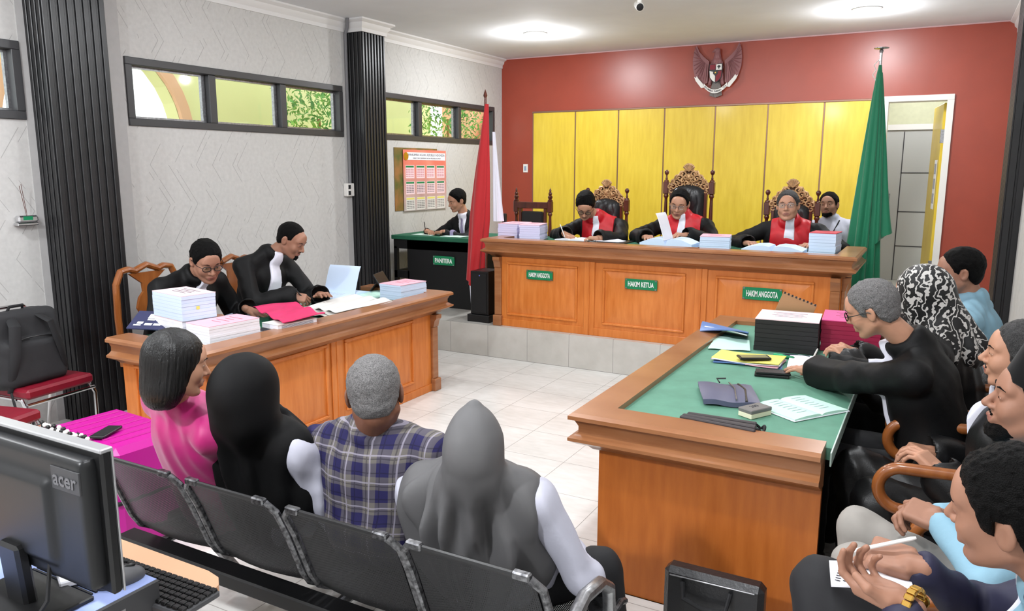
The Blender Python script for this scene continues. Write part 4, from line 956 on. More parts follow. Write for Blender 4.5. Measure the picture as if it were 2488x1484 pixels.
    if beard:
        b = SDF(); b.ell((0, .078, -.096), (.024, .018, .022), 0)
        if beard in ('full', 'goatee2'): b.cap((-.03, .062, -.088), (.03, .062, -.088), .018, .018, .02)
        if beard == 'full':
            for sg in (-1, 1): b.cap((sg * .052, .005, -.052), (sg * .02, .06, -.10), .014, .02, .02)
        b.cap((-.02, .0925, -.0505), (.02, .0925, -.0505), .0042, .0042, .006)
        b.ell((0, .098, -.064), (.024, .02, .0115), .004, mode='-'); b.mesh('beard', fine * .8, [M[hm]], t, noise=fuzz(.0015, 300), mtx=HL)
    # ---- clothing
    Q = SDF(); robe = cloth == 'robe'; ga = g * s
    Q.ell(L(hip + up * .06 * s), (.165 * ga, .125 * ga, .14 * s), .04, R); Q.ell(L(hip.lerp(S, .38)), (.155 * ga, .118 * ga, .20 * s), .05, R); Q.ell(L(hip.lerp(S, .74) + ff * .012), (.172 * ga, .112 * ga, .16 * s), .05, R)
    for sg in (-1, 1):
        Q.cap(L(S + rr * sg * .06 * s + up * .0), L(J[(sg + 1) // 2] - rr * sg * .01), .058 * s, .057 * s * g ** .5, .03); Q.cap(L(S + up * .055 * s - ff * .015), L(S + rr * sg * .13 * s), .045 * s, .045 * s, .03)
    for i in (0, 1):
        u0, u1, w0, w1 = (.060, .060, .056, .070) if robe else ((.056, .045, .041, .036) if cloth != 'short' else (.056, .060, 0, 0))
        Q.cap(L(J[i]), L(E[i].lerp(J[i], .0 if cloth != 'short' else .25)), u0 * s, u1 * s, .03)
        if cloth != 'short':
            dW = (W[i] - E[i]).normalized(); we = W[i] - dW * (.01 if robe else .02) * s
            if sleeve_end and sleeve_end[i] is not None: we = E[i].lerp(W[i], sleeve_end[i])
            Q.cap(L(E[i]), L(we), w0 * s, w1 * s, .025)
            if robe: Q.cap(L(E[i].lerp(W[i], .5)), L(we + Vector((0, 0, -.035 * s))), .04 * s, .05 * s, .03)
            Q.cap(L(we + dW * .03 * s), L(we + dW * .06 * s), (w1 - .012) * s, (w1 - .006) * s, .004, mode='-')
    if collar != 'none':
        n0 = S + up * .02 * s; n1 = HM @ Vector((0, -.035, -.075)); nd = n1 - n0; nl = nd.length; nd.normalize(); cR = frame_z(nd.lerp(up, .3), rr); Q.torus(L(n0 + nd * min(nl * .55, (.060 if robe else .05) * s)), .060 * s, (.019 if robe else .014) * s, .015, cR)
        Q.cap(L(S - up * .02), L(n0 + nd * .03 * s), .075 * s, .058 * s, .03)
    kn = []; an = []
    for i, sg in enumerate((-1, 1)):
        k = Vector(knees[i]) if knees else hip + f * .43 * s + r * sg * .10 * s + Vector((0, 0, .02)); kn.append(k)
        an.append(Vector(ankles[i]) if ankles else Vector((k.x, k.y, floor + .09)) - f * .02)
    if legs == 'robe':
        for i, sg in enumerate((-1, 1)): Q.cap(L(hip + r * sg * .08 * s), L(kn[i]), .105 * s, .080 * s, .06); Q.cap(L(kn[i]), L(an[i] + Vector((0, 0, .08))), .085 * s, .075 * s, .06)
    if extra: extra(Q, L, locals())
    cl = Q.mesh({'robe': 'robe', 'short': 'shirt', 'shirt': 'shirt', 'jacket': 'jacket'}[cloth], cv, [M[m]], t, noise=folds(fold, 30, 8, seed))
    # ---- legs
    if legs == 'trousers' or legs == 'robe':
        q = SDF()
        for i, sg in enumerate((-1, 1)):
            q.cap(L(hip + r * sg * .085 * s), L(kn[i]), .085 * s, .062 * s, .03); q.cap(L(kn[i]), L(an[i]), .064 * s, .045 * s, .02)
        q.ell(L(hip), (.155 * s * g, .12 * s, .10 * s), .04, R); q.mesh('trousers', max(cv, .011), [M[legm]], t, noise=folds(.004, 26, 10, seed + 3))
        for i in (0, 1):
            b = SDF(); p = an[i]; tdir = f; b.ell(L(p + tdir * .07 + Vector((0, 0, -.045))), (.042, .125, .032), 0, Matrix((r, f, Vector((0, 0, 1)))).transposed()); b.cap(L(p - tdir * .02 + Vector((0, 0, -.03))), L(p), .036, .034, .02); b.mesh('shoe', .009, [M['shoe']], t)
    t_ = dict(root=t, base=base, R=R, rr=rr, ff=ff, up=up, S=S, hip=hip, C=C, HM=HM, HL=HL, L=L, Q=Q, J=J, E=E, W=W, s=s, g=g, cv=cv, fold=fold, seed=seed)
    return t_
def overlay(P, name, m, off, fn, box=.5, cv=None, parent=None):
    """thin layer lying on the clothing: the clothing surface pushed out and cut by fn(x,y,z) in torso axes (x right, y front, z up from the shoulders)"""
    o = np.array(P['L'](P['S'])); A = np.array(P['R']); s = P['s']
    def reg(x, y, z):
        x = x - o[0]; y = y - o[1]; z = z - o[2]
        return fn((A[0, 0] * x + A[1, 0] * y + A[2, 0] * z) / s, (A[0, 1] * x + A[1, 1] * y + A[2, 1] * z) / s, (A[0, 2] * x + A[1, 2] * y + A[2, 2] * z) / s)
    return P['Q'].mesh(name, cv or P['cv'] * .7, [M[m]], P['root'], noise=folds(P['fold'], 30, 8, P['seed']), off=off, region=(reg, o - box, o + box))
def poly2(x, z, pts):                                          # signed distance of a convex polygon (clockwise or not) in x,z
    n = len(pts); cx_ = sum(p[0] for p in pts) / n; cz_ = sum(p[1] for p in pts) / n; d = None
    for i in range(n):
        (x0, z0), (x1, z1) = pts[i], pts[(i + 1) % n]; nx, nz = z1 - z0, -(x1 - x0); l = math.hypot(nx, nz); nx /= l; nz /= l
        if (cx_ - x0) * nx + (cz_ - z0) * nz > 0: nx, nz = -nx, -nz
        e = (x - x0) * nx + (z - z0) * nz; d = e if d is None else np.maximum(d, e)
    return d
def jabot(P, m='whitecloth', w0=.022, w1=.055, length=.30, x0=0.0, off=.016):
    overlay(P, 'white_bib', m, off, lambda x, y, z: np.maximum(poly2(x, z, [(x0 - w0, .10), (x0 + w0, .10), (x0 + w1, -length), (x0 - w1, -length)]), np.maximum(-y + .02, y - .145)))
def redyoke(P, drop=.30):
    def fn(x, y, z):
        a = np.maximum(np.abs(x) - (.150 + 0 * z), -(z + drop))
        back = np.maximum(np.abs(x) - .15, -(z + .10))
        return np.maximum(np.minimum(np.maximum(a, -y + .0), np.maximum(back, y - .01)), y - .15)
    overlay(P, 'red_yoke', 'redcloth', .008, fn)
def lapels(P, m, w=.05, length=.28, gap=.0):
    overlay(P, 'shirt_front', m, .006, lambda x, y, z: np.maximum(poly2(x, z, [(-w, .10), (w, .10), (w * .2, -length), (-w * .2, -length)]), np.maximum(-y + .02, y - .135)))
def hood_fn(opening=(.060, .085), peak=0.0, fat=1.0):
    def ex(Q, L, lv):
        pass
    return ex
def hijab(P, m, cape=.30, peak=0.0, open_=True, sr=1.0, hood=1.0, vox=.008, wide=1.0, fold=.005, name='headscarf', back=0.0):
    HM = P['HM']; L = P['L']; S = P['S']; up = P['up']; rr = P['rr']; ff = P['ff']; s = P['s']; Rh = HM.to_3x3().normalized(); Rt = P['R']
    hp = lambda *a: L(HM @ Vector((a[0] * hood, a[1] * hood, a[2]))); q = SDF()
    q.ell(hp(0, -.018, .030), (.092 * s * hood, .114 * s * hood, .102 * s), 0, Rh); q.ell(hp(0, .012, -.035), (.084 * s * hood, .085 * s * hood, .10 * s), .03, Rh)
    if peak: q.cap(hp(0, -.02, .06), hp(0, -.02, .118 + peak), .055 * s, .010 * s, .05)
    nk = S + up * .05
    q.cap(hp(0, -.02, -.07), L(nk), .08 * s * hood ** 2, .10 * s * hood, .05); q.cap(hp(0, -.06, -.01), L(S - ff * .05 - up * .02), .072 * s * hood, .10 * s * hood, .05)
    q.cap(L(S + rr * .14 * s * wide), L(S - rr * .14 * s * wide), .075 * s, .075 * s, .06)
    q.ell(L(S - up * cape * .42 * s + ff * .01), (.21 * s * wide, .150 * s, cape * .62 * s), .06, Rt)
    if back: q.ell(L(S - up * cape * .5 * s - ff * .07), (.10 * s, .10 * s, cape * .75 * s), .05, Rt)
    if open_: q.ell(hp(0, .118, -.022), (.056 * s, .070 * s, .080 * s), .012, Rh, '-')
    o = np.array(L(S)); sd = P['seed']
    def fn(x, y, z):
        th = np.arctan2(y - o[1], x - o[0]) + 0 * z; a = np.clip((o[2] + .14 - z) / .22, 0.04, 1) + 0 * th; w = 1.1 * np.sin(6 * z + sd) + .6 * np.sin(3 * th + sd)
        return (-fold * 2.8 * a * (np.abs(np.sin(5.5 * th + w)) ** 2.2 + .45 * np.sin(13 * th - 2 * w + 5 * z))).astype(np.float32)
    return q.mesh(name, vox, [M[m]], P['root'], noise=fn)
def hipc(P): return P['S'] - P['up'] * .62 * P['s']
UPV = (0, 0, 1)
def pen(tip, d, label, m='black', l=.14):
    tip = Vector(tip); d = Vector(d).normalized(); b = MB(); R = frame_z(d)
    b.lathe([(.0006, 0), (.003, .012), (.0042, .02), (.0045, l - .01), (.003, l)], (0, 0, 0), 10, d); o = b.build('pen', M[m]); o.location = tip
    tag(o, label, 'pen'); return o
# --- the two men behind the left table
P = person('man in black robe and dark glasses behind the paper stacks on the left table', (-4.48, 3.38, .50), (-4.29, 3.38, 1.02), (-4.088, 3.353, 1.166), 0, (-20, 24, 2), [(-4.08, 3.66, .80), (-4.02, 3.22, .80)], s=1.10,
           hands=('flat', 'relax'), hn=((.0, 0, 1), None), hdir=((.6, .35, -.25), None), skin='skin', glasses='dark', vol=1.2, seed=1, cv=.009, g=1.15, fat=1.1, hint=((-.2, .3, -1), (-.2, -.6, -1)))
jabot(P, length=.34)
P = person('nearly bald man in black robe with a striped white bib writing at the left table', (-4.56, 4.10, .50), (-4.38, 4.13, 1.07), (-4.195, 4.213, 1.229), -2, (17, 29, 2), [(-3.96, 4.24, .83), (-4.04, 4.04, .84)], s=1.08,
           hands=('flat', 'write'), hn=(None, (.3, -.5, .8)), hdir=(None, (.7, .5, -.2)), skin='skin', hair='bald', vol=.1, beard='goatee', seed=2, cv=.009, g=1.1, hint=((-.2, .3, -1), (.1, -.6, -1)))
jabot(P, w1=.08, length=.36)
pen((-3.955, 4.10, .79), (-.35, -.25, .55), 'dark pen in the hand of the nearly bald man at the left table')
# --- clerk
P = person('man in black suit and white shirt writing at the clerk table', (-4.52, 7.32, .76), (-4.56, 7.22, 1.19), (-4.60, 7.11, 1.415), -85, (-118, 20, -9), [(-4.62, 6.86, 1.085), (-4.86, 6.90, 1.085)], s=1.0, floor=ZP,
           hands=('relax', 'write'), cloth='jacket', m='suit' if 'suit' in M else 'robe', skin='skinl', vol=1.0, seed=3, fine=.005, cv=.011, hdir=((-1, .1, -.1), (.8, -.3, -.1)), hint=((.6, .2, -.8), (-.6, .2, -.8)))
lapels(P, 'whitecloth', .055, .26); overlay(P, 'necktie', 'tie', .011, lambda x, y, z: np.maximum(poly2(x, z, [(-.013, .05), (.013, .05), (.022, -.30), (-.022, -.30)]), -y + .02))
pen((-4.84, 6.86, 1.055), (-.3, .2, .8), 'thin pen held by the man at the clerk table')
# --- judges
P = person('judge in black and red robe bowed low over his writing', (-2.93, 7.27, .76), (-2.93, 7.14, 1.22), (-3.0, 6.925, 1.406), -88, (-71, 44, -4), [(-2.72, 6.62, 1.12), (-3.09, 6.66, 1.14)], s=1.10, floor=ZP,
           hands=('relax', 'write'), glasses='dark', skin='skinl', seed=4, fine=.0048, g=1.15, hdir=((-1, -.3, 0), (.8, -.3, -.25)), hint=((.8, .1, -.6), (-1, .1, -.5)), vol=1.3)
redyoke(P); jabot(P, length=.33)
pen((-3.06, 6.60, 1.11), (-.35, .1, .7), 'white pen held by the leftmost judge', 'white')
P = person('middle judge in black and red robe turning the pages of a file', (-2.08, 7.27, .76), (-2.08, 7.17, 1.25), (-2.12, 7.10, 1.430), -90, (-84, 16, -5), [(-1.93, 6.74, 1.17), (-2.30, 6.70, 1.14)], s=1.10, floor=ZP,
           hands=('hold', 'hold'), glasses='thin', hair='receding', skin='skinl', seed=5, fine=.0048, g=1.12, hdir=((-.7, -.5, .1), (.4, -.6, .1)), hint=((.8, .1, -.6), (-1, .1, -.4)))
redyoke(P); jabot(P, length=.32)
P = person('rightmost judge in black and red robe looking up from an open book', (-1.13, 7.24, .76), (-1.12, 7.15, 1.245), (-1.135, 7.0, 1.439), -86, (-87, -3, 2), [(-.86, 6.80, 1.12), (-1.42, 6.78, 1.12)], s=1.10, floor=ZP,
           hands=('relax', 'relax'), glasses='thin', skin='skinl', hm='hairmix', vol=1.0, seed=6, fine=.0048, g=1.18, fat=1.08, hint=((.9, .1, -.5), (-1, .1, -.5)))
redyoke(P); jabot(P, w0=.03, w1=.058, length=.34)
P = person('man in white short-sleeved shirt with a black lanyard seated behind the rightmost judge', (-.86, 8.05, .76), (-.88, 8.0, 1.22), (-.919, 7.995, 1.410), -88, (-98, -5, 5), [(-.62, 7.72, .98), (-1.05, 7.75, .98)], s=1.04, floor=ZP,
           cloth='short', m='shirtwhite', beard='goatee2', skin='skin', seed=7, fine=.005, legm='trouser', g=1.1)
b = MB(); L = P['L']; S_ = P['S']; b.tube([L(S_ + V3(-.07, -.03, .05)), L(S_ + V3(-.09, -.13, -.06)), L(S_ + V3(-.02, -.16, -.2)), L(S_ + V3(.06, -.165, -.22)), L(S_ + V3(.02, -.14, -.08)), L(S_ + V3(.07, -.05, .05))], .006, 6); b.build('lanyard', M['black'], P['root'])
# --- front row seen from behind
P = person('woman with shoulder-length black hair and bright pink blouse on the leftmost bench seat', (-2.32, 1.94, .45), (-2.33, 1.76, .895), (-2.206, 1.66, 1.101), 74, (62, 10, -2), [(-2.42, 2.26, .52), (-2.16, 2.26, .52)], s=1.1,
           hs=.86, cloth='shirt', m='pinkblouse', hair='bob', skin='skinl', seed=8, fine=.0042, cv=.008, vol=1, fold=.006, g=1.12, collar='none')
P = person('woman in a black headscarf and white blouse next to the woman in pink', (-2.06, 1.98, .45), (-2.08, 1.88, .80), (-1.999, 1.775, .995), 82, (92, 14, -5), [(-2.12, 2.26, .52), (-1.86, 2.24, .52)], s=1.08,
           cloth='shirt', m='shirtwhite', hair='hijab', skin='skinl', seed=9, fold=.010, fine=.005, cv=.009, g=1.1)
hijab(P, 'blackscarf', cape=.38, vox=.0065, wide=1.12, back=1, fold=.005)
P = person('grey-haired man in a blue checked shirt on the bench, seen from behind', (-1.62, 2.02, .45), (-1.65, 1.99, .83), (-1.600, 1.955, 1.005), 98, (122, 14, -5), [(-1.76, 2.32, .52), (-1.46, 2.32, .52)], s=1.1,
           cloth='shirt', m='plaid', hair='short', hm='hairgrey', skin='skind', seed=10, fine=.0038, cv=.007, vol=.5, g=1.2, fold=.005, fat=1.05)
P = person('woman in a grey headscarf and white blouse on the rightmost bench seat', (-1.15, 2.02, .43), (-1.195, 1.91, .765), (-1.125, 1.825, .93), 94, (100, 8, -3), [(-1.28, 2.32, .52), (-.98, 2.18, .50)], s=1.08, hs=.86, arm=.88,
           cloth='shirt', m='shirtwhite', hair='hijab', skin='skinl', seed=11, fold=.011, fine=.005, cv=.008, g=1.15, hint=((-.6, -.4, -1), (.7, -.3, -1)), knees=[(-1.28, 2.42, .47), (-.86, 2.16, .47)], ankles=[(-1.28, 2.45, .09), (-.80, 2.2, .09)])
hijab(P, 'greyscarf', cape=.36, vox=.006, peak=.035, wide=1.08, back=1, fold=.010, hood=.83)
# --- people along the right wall
P = person('grey-haired man in black robe and glasses writing at the right table', (.10, 3.50, .50), (-.01, 3.50, .99), (-.200, 3.44, 1.185), 172, (168, 22, -12), [(-.46, 3.80, .80), (-.42, 3.95, .80)], s=1.1, hs=.90,
           hands=('flat', 'write'), hm='hairgrey', vol=1.0, glasses='dark', skin='skinl', seed=12, fine=.004, cv=.008, g=1.1, arm=1.05, hdir=((-.8, .5, -.05), (-.8, -.2, -.2)), hint=((-.1, -1, -.3), (.1, .6, -1)), sleeve_end=(.96, .86))
overlay(P, 'white_bib', 'whitecloth', .014, lambda x, y, z: np.maximum(np.maximum(poly2(x, z, [(-.05, .08), (.03, .08), (.03, -.26), (-.07, -.26)]), -y + .02), y - .17))
pen((-.50, 3.90, .76), (.22, .02, .6), 'white pen held by the grey-haired man in glasses', 'white')
P = person('woman in black robe and a black and white floral headscarf beside the grey-haired man', (.18, 4.13, .50), (.08, 4.12, .955), (-.035, 4.12, 1.165), 170, (162, 4, -8), [(-.32, 4.10, .80), (-.3, 4.30, .80)], s=1.1,
           hair='hijab', skin='skinl', seed=13, fine=.0048, cv=.009, m='robegrey', g=1.12)
hijab(P, 'batik', cape=.14, vox=.0065, wide=.66, fold=.007)
P = person('man in light blue shirt at the far end of the right table', (.24, 4.84, .50), (.22, 4.82, 1.0), (.135, 4.80, 1.205), 172, (185, 6, -4), [(-.15, 4.65, .80), (-.12, 4.93, .80)], s=1.08,
           cloth='shirt', m='shirtblue', skin='skin', seed=14, fine=.0048, cv=.009, g=1.25, fat=1.1, vol=.8)
P = person('man in black robe with a long white bib behind the man in the black cap', (.36, 3.14, .46), (.30, 3.12, .905), (.291, 3.066, 1.124), 178, (178, -4, -6), [(.09, 2.90, .72), (.07, 3.30, .66)], s=1.02,
           m='robegrey', hm='hairmix', vol=1.2, skin='skinl', beard='goatee', seed=15, fine=.0038, cv=.008, g=1.22, knees=[(-.10, 3.02, .53), (-.19, 3.26, .54)], legs='robe', hands=('relax', 'relax'))
jabot(P, w0=.03, w1=.045, length=.30, off=.02, x0=.03)
P = person('man in black cap and light blue shirt with clasped hands and grey trousers', (.38, 2.36, .46), (.35, 2.34, .965), (.268, 2.344, 1.152), 176, (184, -8, -4), [(.08, 2.38, .765), (.07, 2.46, .75)], s=1.0,
           cloth='shirt', m='shirtblue', legm='greytrouser', beard='full', skin='skin', seed=16, fine=.0038, cv=.008, g=1.05, hands=('clasp', 'clasp'), hdir=((-.9, .35, .1), (-.9, -.30, .1)), hn=((0, -.5, .8), (0, .6, .8)), knees=[(-.12, 2.32, .60), (-.13, 2.52, .63)], hint=((.4, -.6, -1), (.4, .6, -1)))
def peci(P, m='peci'):
    q = SDF(); HM = P['HL']
    def fn2(x, y, z):
        e = np.sqrt((x / (.090 - .06 * (z - .03))) ** 2 + ((y + .012) / (.110 - .06 * (z - .03))) ** 2); return np.maximum((e - 1) * .085, np.abs(z - .088) - .050)
    q.fn(fn2, (-.1, -.13, .03), (.1, .11, .14), 0); q.mesh('cap', .004, [M[m]], P['root'], mtx=HM @ rotm(.2))
peci(P)
P = person('man in a navy jacket in the right foreground writing on a small notepad', (.36, 1.66, .48), (.31, 1.63, .925), (.171, 1.607, 1.128), 160, (158, 6, -11), [(.01, 1.60, .90), (.025, 1.77, .905)], s=1.03,
           cloth='jacket', m='navy', skin='skin', vol=1.5, seed=17, fine=.0032, cv=.0065, g=1.12, hands=('hold', 'write'), hdir=((-.85, .5, .0), (-.95, .15, .05)), hn=((.1, -.1, -1), (.1, -.5, .8)), hint=((.2, -.8, -1), (.2, .6, -1)), knees=[(-.17, 1.86, .76), (-.17, 1.70, .52)], ankles=[(-.1, 1.6, .40), (-.2, 1.70, .09)], fold=.008)
lapels(P, 'shirtblue', .05, .16)
jabot(P, w0=.02, w1=.05, length=.34, x0=.02, off=.012)
# ---------------------------------------------------------------- steel waiting bench, four seats
def m_perf():
    m = mat('perforated_black_steel', '2b2b2d', .45, .6, .5); g = NG(m); nt = m.node_tree
    t = g.node('ShaderNodeTexCoord'); q = g.node('ShaderNodeSeparateXYZ'); nt.links.new(t.outputs['UV'], q.inputs[0])
    a = g.m('SUBTRACT', g.m('FRACT', g.m('MULTIPLY', q.outputs[0], 1.0)), .5); b = g.m('SUBTRACT', g.m('FRACT', g.m('ADD', g.m('MULTIPLY', q.outputs[1], 1.0), g.m('MULTIPLY', g.m('FLOOR', q.outputs[0]), .5))), .5)
    d = g.m('SQRT', g.m('ADD', g.m('MULTIPLY', a, a), g.m('MULTIPLY', b, b))); h = g.m('LESS_THAN', d, .17)
    tr = g.node('ShaderNodeBsdfTransparent'); mx = g.node('ShaderNodeMixShader'); nt.links.new(h, mx.inputs[0]); nt.links.new(g.b.outputs[0], mx.inputs[1]); nt.links.new(tr.outputs[0], mx.inputs[2])
    nt.links.new(mx.outputs[0], nt.nodes['Material Output'].inputs[0]); return m
M['perf'] = m_perf()
M['edge'] = mat('worn_steel_edge', '8d8d90', .35, .85, col2='3a3a3c', nscale=70)
SP = [(1.535, .765), (1.55, .735), (1.585, .66), (1.615, .58), (1.645, .50), (1.675, .45), (1.73, .415), (1.80, .402), (1.92, .40), (2.04, .412), (2.10, .415), (2.135, .40)]
def bench_seat(x0, x1, parent):
    b = MB(); o = parent.location
    n = len(SP); w = x1 - x0; vs = []; fs = []
    for i, (y, z) in enumerate(SP):
        for j in range(7):
            u = j / 6; dip = -.02 * math.sin(PI * u) * (1 if 1 < i < 6 else .4); vs.append((x0 + .02 + (w - .04) * u - o.x, y - (dip if i < 6 else 0) * -1 - o.y, z - o.z + (dip if i >= 6 else 0)))
    for i in range(n - 1):
        for j in range(6): fs.append((i * 7 + j, i * 7 + j + 1, (i + 1) * 7 + j + 1, (i + 1) * 7 + j))
    b.add(vs, fs); s = b.build('seat_shell', M['perf'], parent, smooth=1.5, fix=False)
    me = s.data; uv = me.uv_layers.new(name='uv'); L_ = [0]
    for a, c in zip(SP, SP[1:]): L_.append(L_[-1] + math.hypot(a[0] - c[0], a[1] - c[1]))
    for l in me.loops: i, j = divmod(l.vertex_index, 7); uv.data[l.index].uv = (w * j / 6 / .0065, L_[i] / .0065)
    for x in (x0, x1):
        b = MB(); b.tube([(x + (.03 if x == x0 else -.03) * (1 if i == 0 else 0) - o.x, y - o.y, z - o.z) for i, (y, z) in enumerate(SP)], .0115, 8); b.build('side_rail', M['edge'], parent)
    b = MB(); b.tube([(x0 + .03 - o.x, 1.532 - o.y, .768 - o.z), (x1 - .03 - o.x, 1.532 - o.y, .768 - o.z)], .0085, 8); b.build('top_rail', M['black'], parent)
    for x in (x0 + .05, x1 - .05): MB().box((x - o.x, 1.531 - o.y, .770 - o.z), (.05, .022, .022), .004).build('rail_clip', M['edge'], parent)
t = thing('bench', 'black perforated steel waiting bench with four seats, nearest the camera', 'bench', (-1.62, 1.85, 0))
for x0, x1 in ((-2.50, -2.09), (-2.055, -1.66), (-1.622, -1.20), (-1.187, -.765)): bench_seat(x0, x1, t)
MB().bb(-1.0, .92, -.20, -.12, .33, .385, .006).bb(-1.0, .92, .02, .08, .33, .385, .006).build('beam', M['black'], t)
for x in (-.86, .02, .80):
    MB().tube([(x, -.28, .03), (x, -.16, .35), (x, .05, .36), (x, .26, .03)], .022, 8).build('leg', M['steel'], t); 
for x in (.875,):
    b = MB(); b.tube([(x, -.16, .40), (x, -.20, .50), (x, -.17, .585), (x, -.09, .615), (x, .02, .60), (x, .09, .55), (x, .10, .47), (x, .05, .41)], .020, 10); b.build('armrest', M['steel'], t)
# ---------------------------------------------------------------- chairs
def scroll_chair(y, x0, z_arm=.74, w=.55, label='', xb=.44):
    t = thing('armchair', label, 'chair', (xb - .25, y, 0)); X = lambda x: x - (xb - .25)
    for s in (-1, 1):
        yy = s * w / 2; c = (x0 + .075, z_arm - .075); pts = [(X(xb), yy, z_arm + .01), (X((xb + x0) / 2), yy, z_arm + .006), (X(x0 + .09), yy, z_arm)]
        pts += [(X(c[0] + .075 * math.cos(a)), yy, c[1] + .075 * math.sin(a)) for a in [PI / 2 + PI * 1.05 * k / 16 for k in range(1, 17)]] + [(X(x0 + .12), yy, z_arm - .155), (X(x0 + .14), yy, z_arm - .165)]
        b = MB(); b.tube(pts, [.021] * (len(pts) - 2) + [.020, .018], 18); b.build('armrest', M['chairwood'], t)
        MB().tube([(X(x0 + .135), yy, .42), (X(x0 + .13), yy, z_arm - .145)], [.024, .02], 10).build('arm_post', M['chairwood'], t)
        MB().tube([(X(x0 + .13), yy, 0), (X(x0 + .13), yy, .42)], [.018, .026], 8).build('leg', M['chairwood'], t)
        MB().tube([(X(xb + .05), yy, 0), (X(xb), yy, .42), (X(xb + .02), yy, .75), (X(xb + .05), yy, .97)], [.02, .026, .022, .02], 8).build('back_post', M['chairwood'], t)
    MB().bb(X(x0 + .10), X(xb), -w / 2, w / 2, .36, .42, .01).build('seat_frame', M['chairwood'], t)
    MB().bb(X(x0 + .12), X(xb - .02), -w / 2 + .02, w / 2 - .02, .42, .46, .02).build('seat', M['leather'], t)
    MB().bb(X(xb + .02), X(xb + .06), -w / 2, w / 2, .92, .985, .012).build('top_rail', M['chairwood'], t)
    MB().bb(X(xb + .01), X(xb + .035), -w / 2 + .05, w / 2 - .05, .50, .92, .01).build('back_pad', M['leather'], t)
scroll_chair(3.11, -.10, label='wooden armchair of the man with the long white bib, its scrolled arm in view')
scroll_chair(3.84, -.10, .74, .50, 'wooden armchair of the grey-haired man writing, half hidden behind his neighbour')
scroll_chair(2.36, .02, .66, .52, 'wooden armchair under the man in the black cap')
def splat_chair(y, label, zt=1.075):
    t = thing('wooden_chair', label, 'chair', (-4.62, y, 0)); w = .235
    pts = [(-.16, -w, .42), (-.17, -w - .005, .75), (-.17, -w, .98), (-.17, -w + .04, zt - .01), (-.17, -w + .10, zt), (-.17, -.09, zt - .015), (-.17, 0, zt + .02), (-.17, .09, zt - .015), (-.17, w - .10, zt), (-.17, w - .04, zt - .01), (-.17, w, .98), (-.17, w + .005, .75), (-.16, w, .42)]
    q = []
    for i in range(len(pts) - 1):
        for k in range(3):
            u = k / 3; q.append(tuple(Vector(pts[i]).lerp(Vector(pts[i + 1]), u)))
    q.append(pts[-1]); b = MB(); b.tube(q, .027, 10, flat=.8); b.build('back_frame', M['chairwood'], t)
    mt = Matrix(((0, 0, 1, -.18), (1, 0, 0, 0), (0, 1, 0, 0), (0, 0, 0, 1)))
    half = [(.035, .48), (.03, .62), (.055, .72), (.095, .80), (.075, .87), (.04, .91), (.045, .97), (.11, 1.02), (.14, zt - .03)]
    b = MB(); b.prism(half + [(-a, z) for a, z in half[::-1]], .022, mt); b.build('splat', M['chairwood'], t)
    MB().bb(-.18, .26, -w, w, .38, .45, .012).build('seat', M['chairwood'], t)
    for sx in (-.15, .23):
        for sy in (-1, 1): MB().tube([(sx, sy * (w - .03), 0), (sx, sy * (w - .03), .40)], [.018, .026], 8).build('leg', M['chairwood'], t)
splat_chair(3.42, 'brown wooden chair with a pierced splat behind the man in dark glasses')
splat_chair(4.16, 'brown wooden chair behind the nearly bald man', 1.06)
def banquet(x, y, rz, label):
    t = thing('padded_chair', label, 'chair', (x, y, 0), rz)     # faces local -y
    MB().bb(-.22, .22, -.22, .22, .43, .49, .022).build('seat', M['maroon'], t)
    MB().box((0, .235, .68), (.42, .05, .40), .024, rotm(-.14)).build('backrest', M['maroon'], t)
    for s in (-1, 1):
        MB().tube([(s * .225, -.20, 0), (s * .225, -.21, .36), (s * .222, -.17, .425), (s * .222, .16, .425)], .0115, 8).build('leg', M['chrome'], t)
        MB().tube([(s * .225, .27, 0), (s * .222, .17, .43), (s * .222, .20, .55), (s * .215, .275, .84), (s * .17, .29, .895), (0, .292, .90)], .0115, 8).build('leg', M['chrome'], t)
    MB().tube([(-.222, -.21, .40), (0, -.225, .405), (.222, -.21, .40)], .0105, 8).build('front_rail', M['chrome'], t)
    return t
banquet(-4.74, 2.58, PI / 2 + .12, 'maroon padded chrome chair by the left wall holding the black backpack')
banquet(-4.25, 1.97, PI / 2 + .25, 'maroon padded chrome chair at the left edge, mostly out of the picture')
# backpack leaning on the chair
t = thing('backpack', 'black backpack leaning on the maroon chair by the left wall', 'backpack', (-4.66, 2.53, .485), PI / 2 + .12)
q = SDF(); q.box((0, .10, .21), (.17, .055, .17), .05, 0, rotm(-.18)); q.box((0, .03, .13), (.14, .04, .09), .045, .03, rotm(-.1)); q.cap((-.12, .15, .36), (.12, .15, .36), .05, .05, .05)
q.mesh('pack_body', .009, [M['backpack']], t, noise=folds(.004, 30, 9, 2))
for s in (-1, 1):
    b = MB(); pts = [Vector((s * .07, .07, .42)), Vector((s * .11, -.03, .36)), Vector((s * .14, -.055, .20)), Vector((s * .17, -.05, .08)), Vector((s * .175, -.02, .0 if s > 0 else -.02))]
    b.tube(pts, [.026, .032, .032, .022, .014], 8, flat=.35); b.build('strap', M['strap'], t)
MB().tube([(-.175, -.03, -.02), (-.20, -.09, -.10), (-.19, -.13, -.20), (-.16, -.15, -.24), (-.15, -.16, -.16)], .007, 6).build('buckle_strap', M['strap'], t)
b = MB(); b.tube([(-.05, .12, .42), (-.04, .10, .46), (.04, .10, .46), (.05, .12, .42)], .009, 8); b.build('handle', M['strap'], t)
b = MB(); b.tube([(-.12, -.022, .27), (-.05, -.03, .285), (.04, -.03, .285), (.12, -.022, .27)], .004, 6); b.build('zip', M['black'], t)
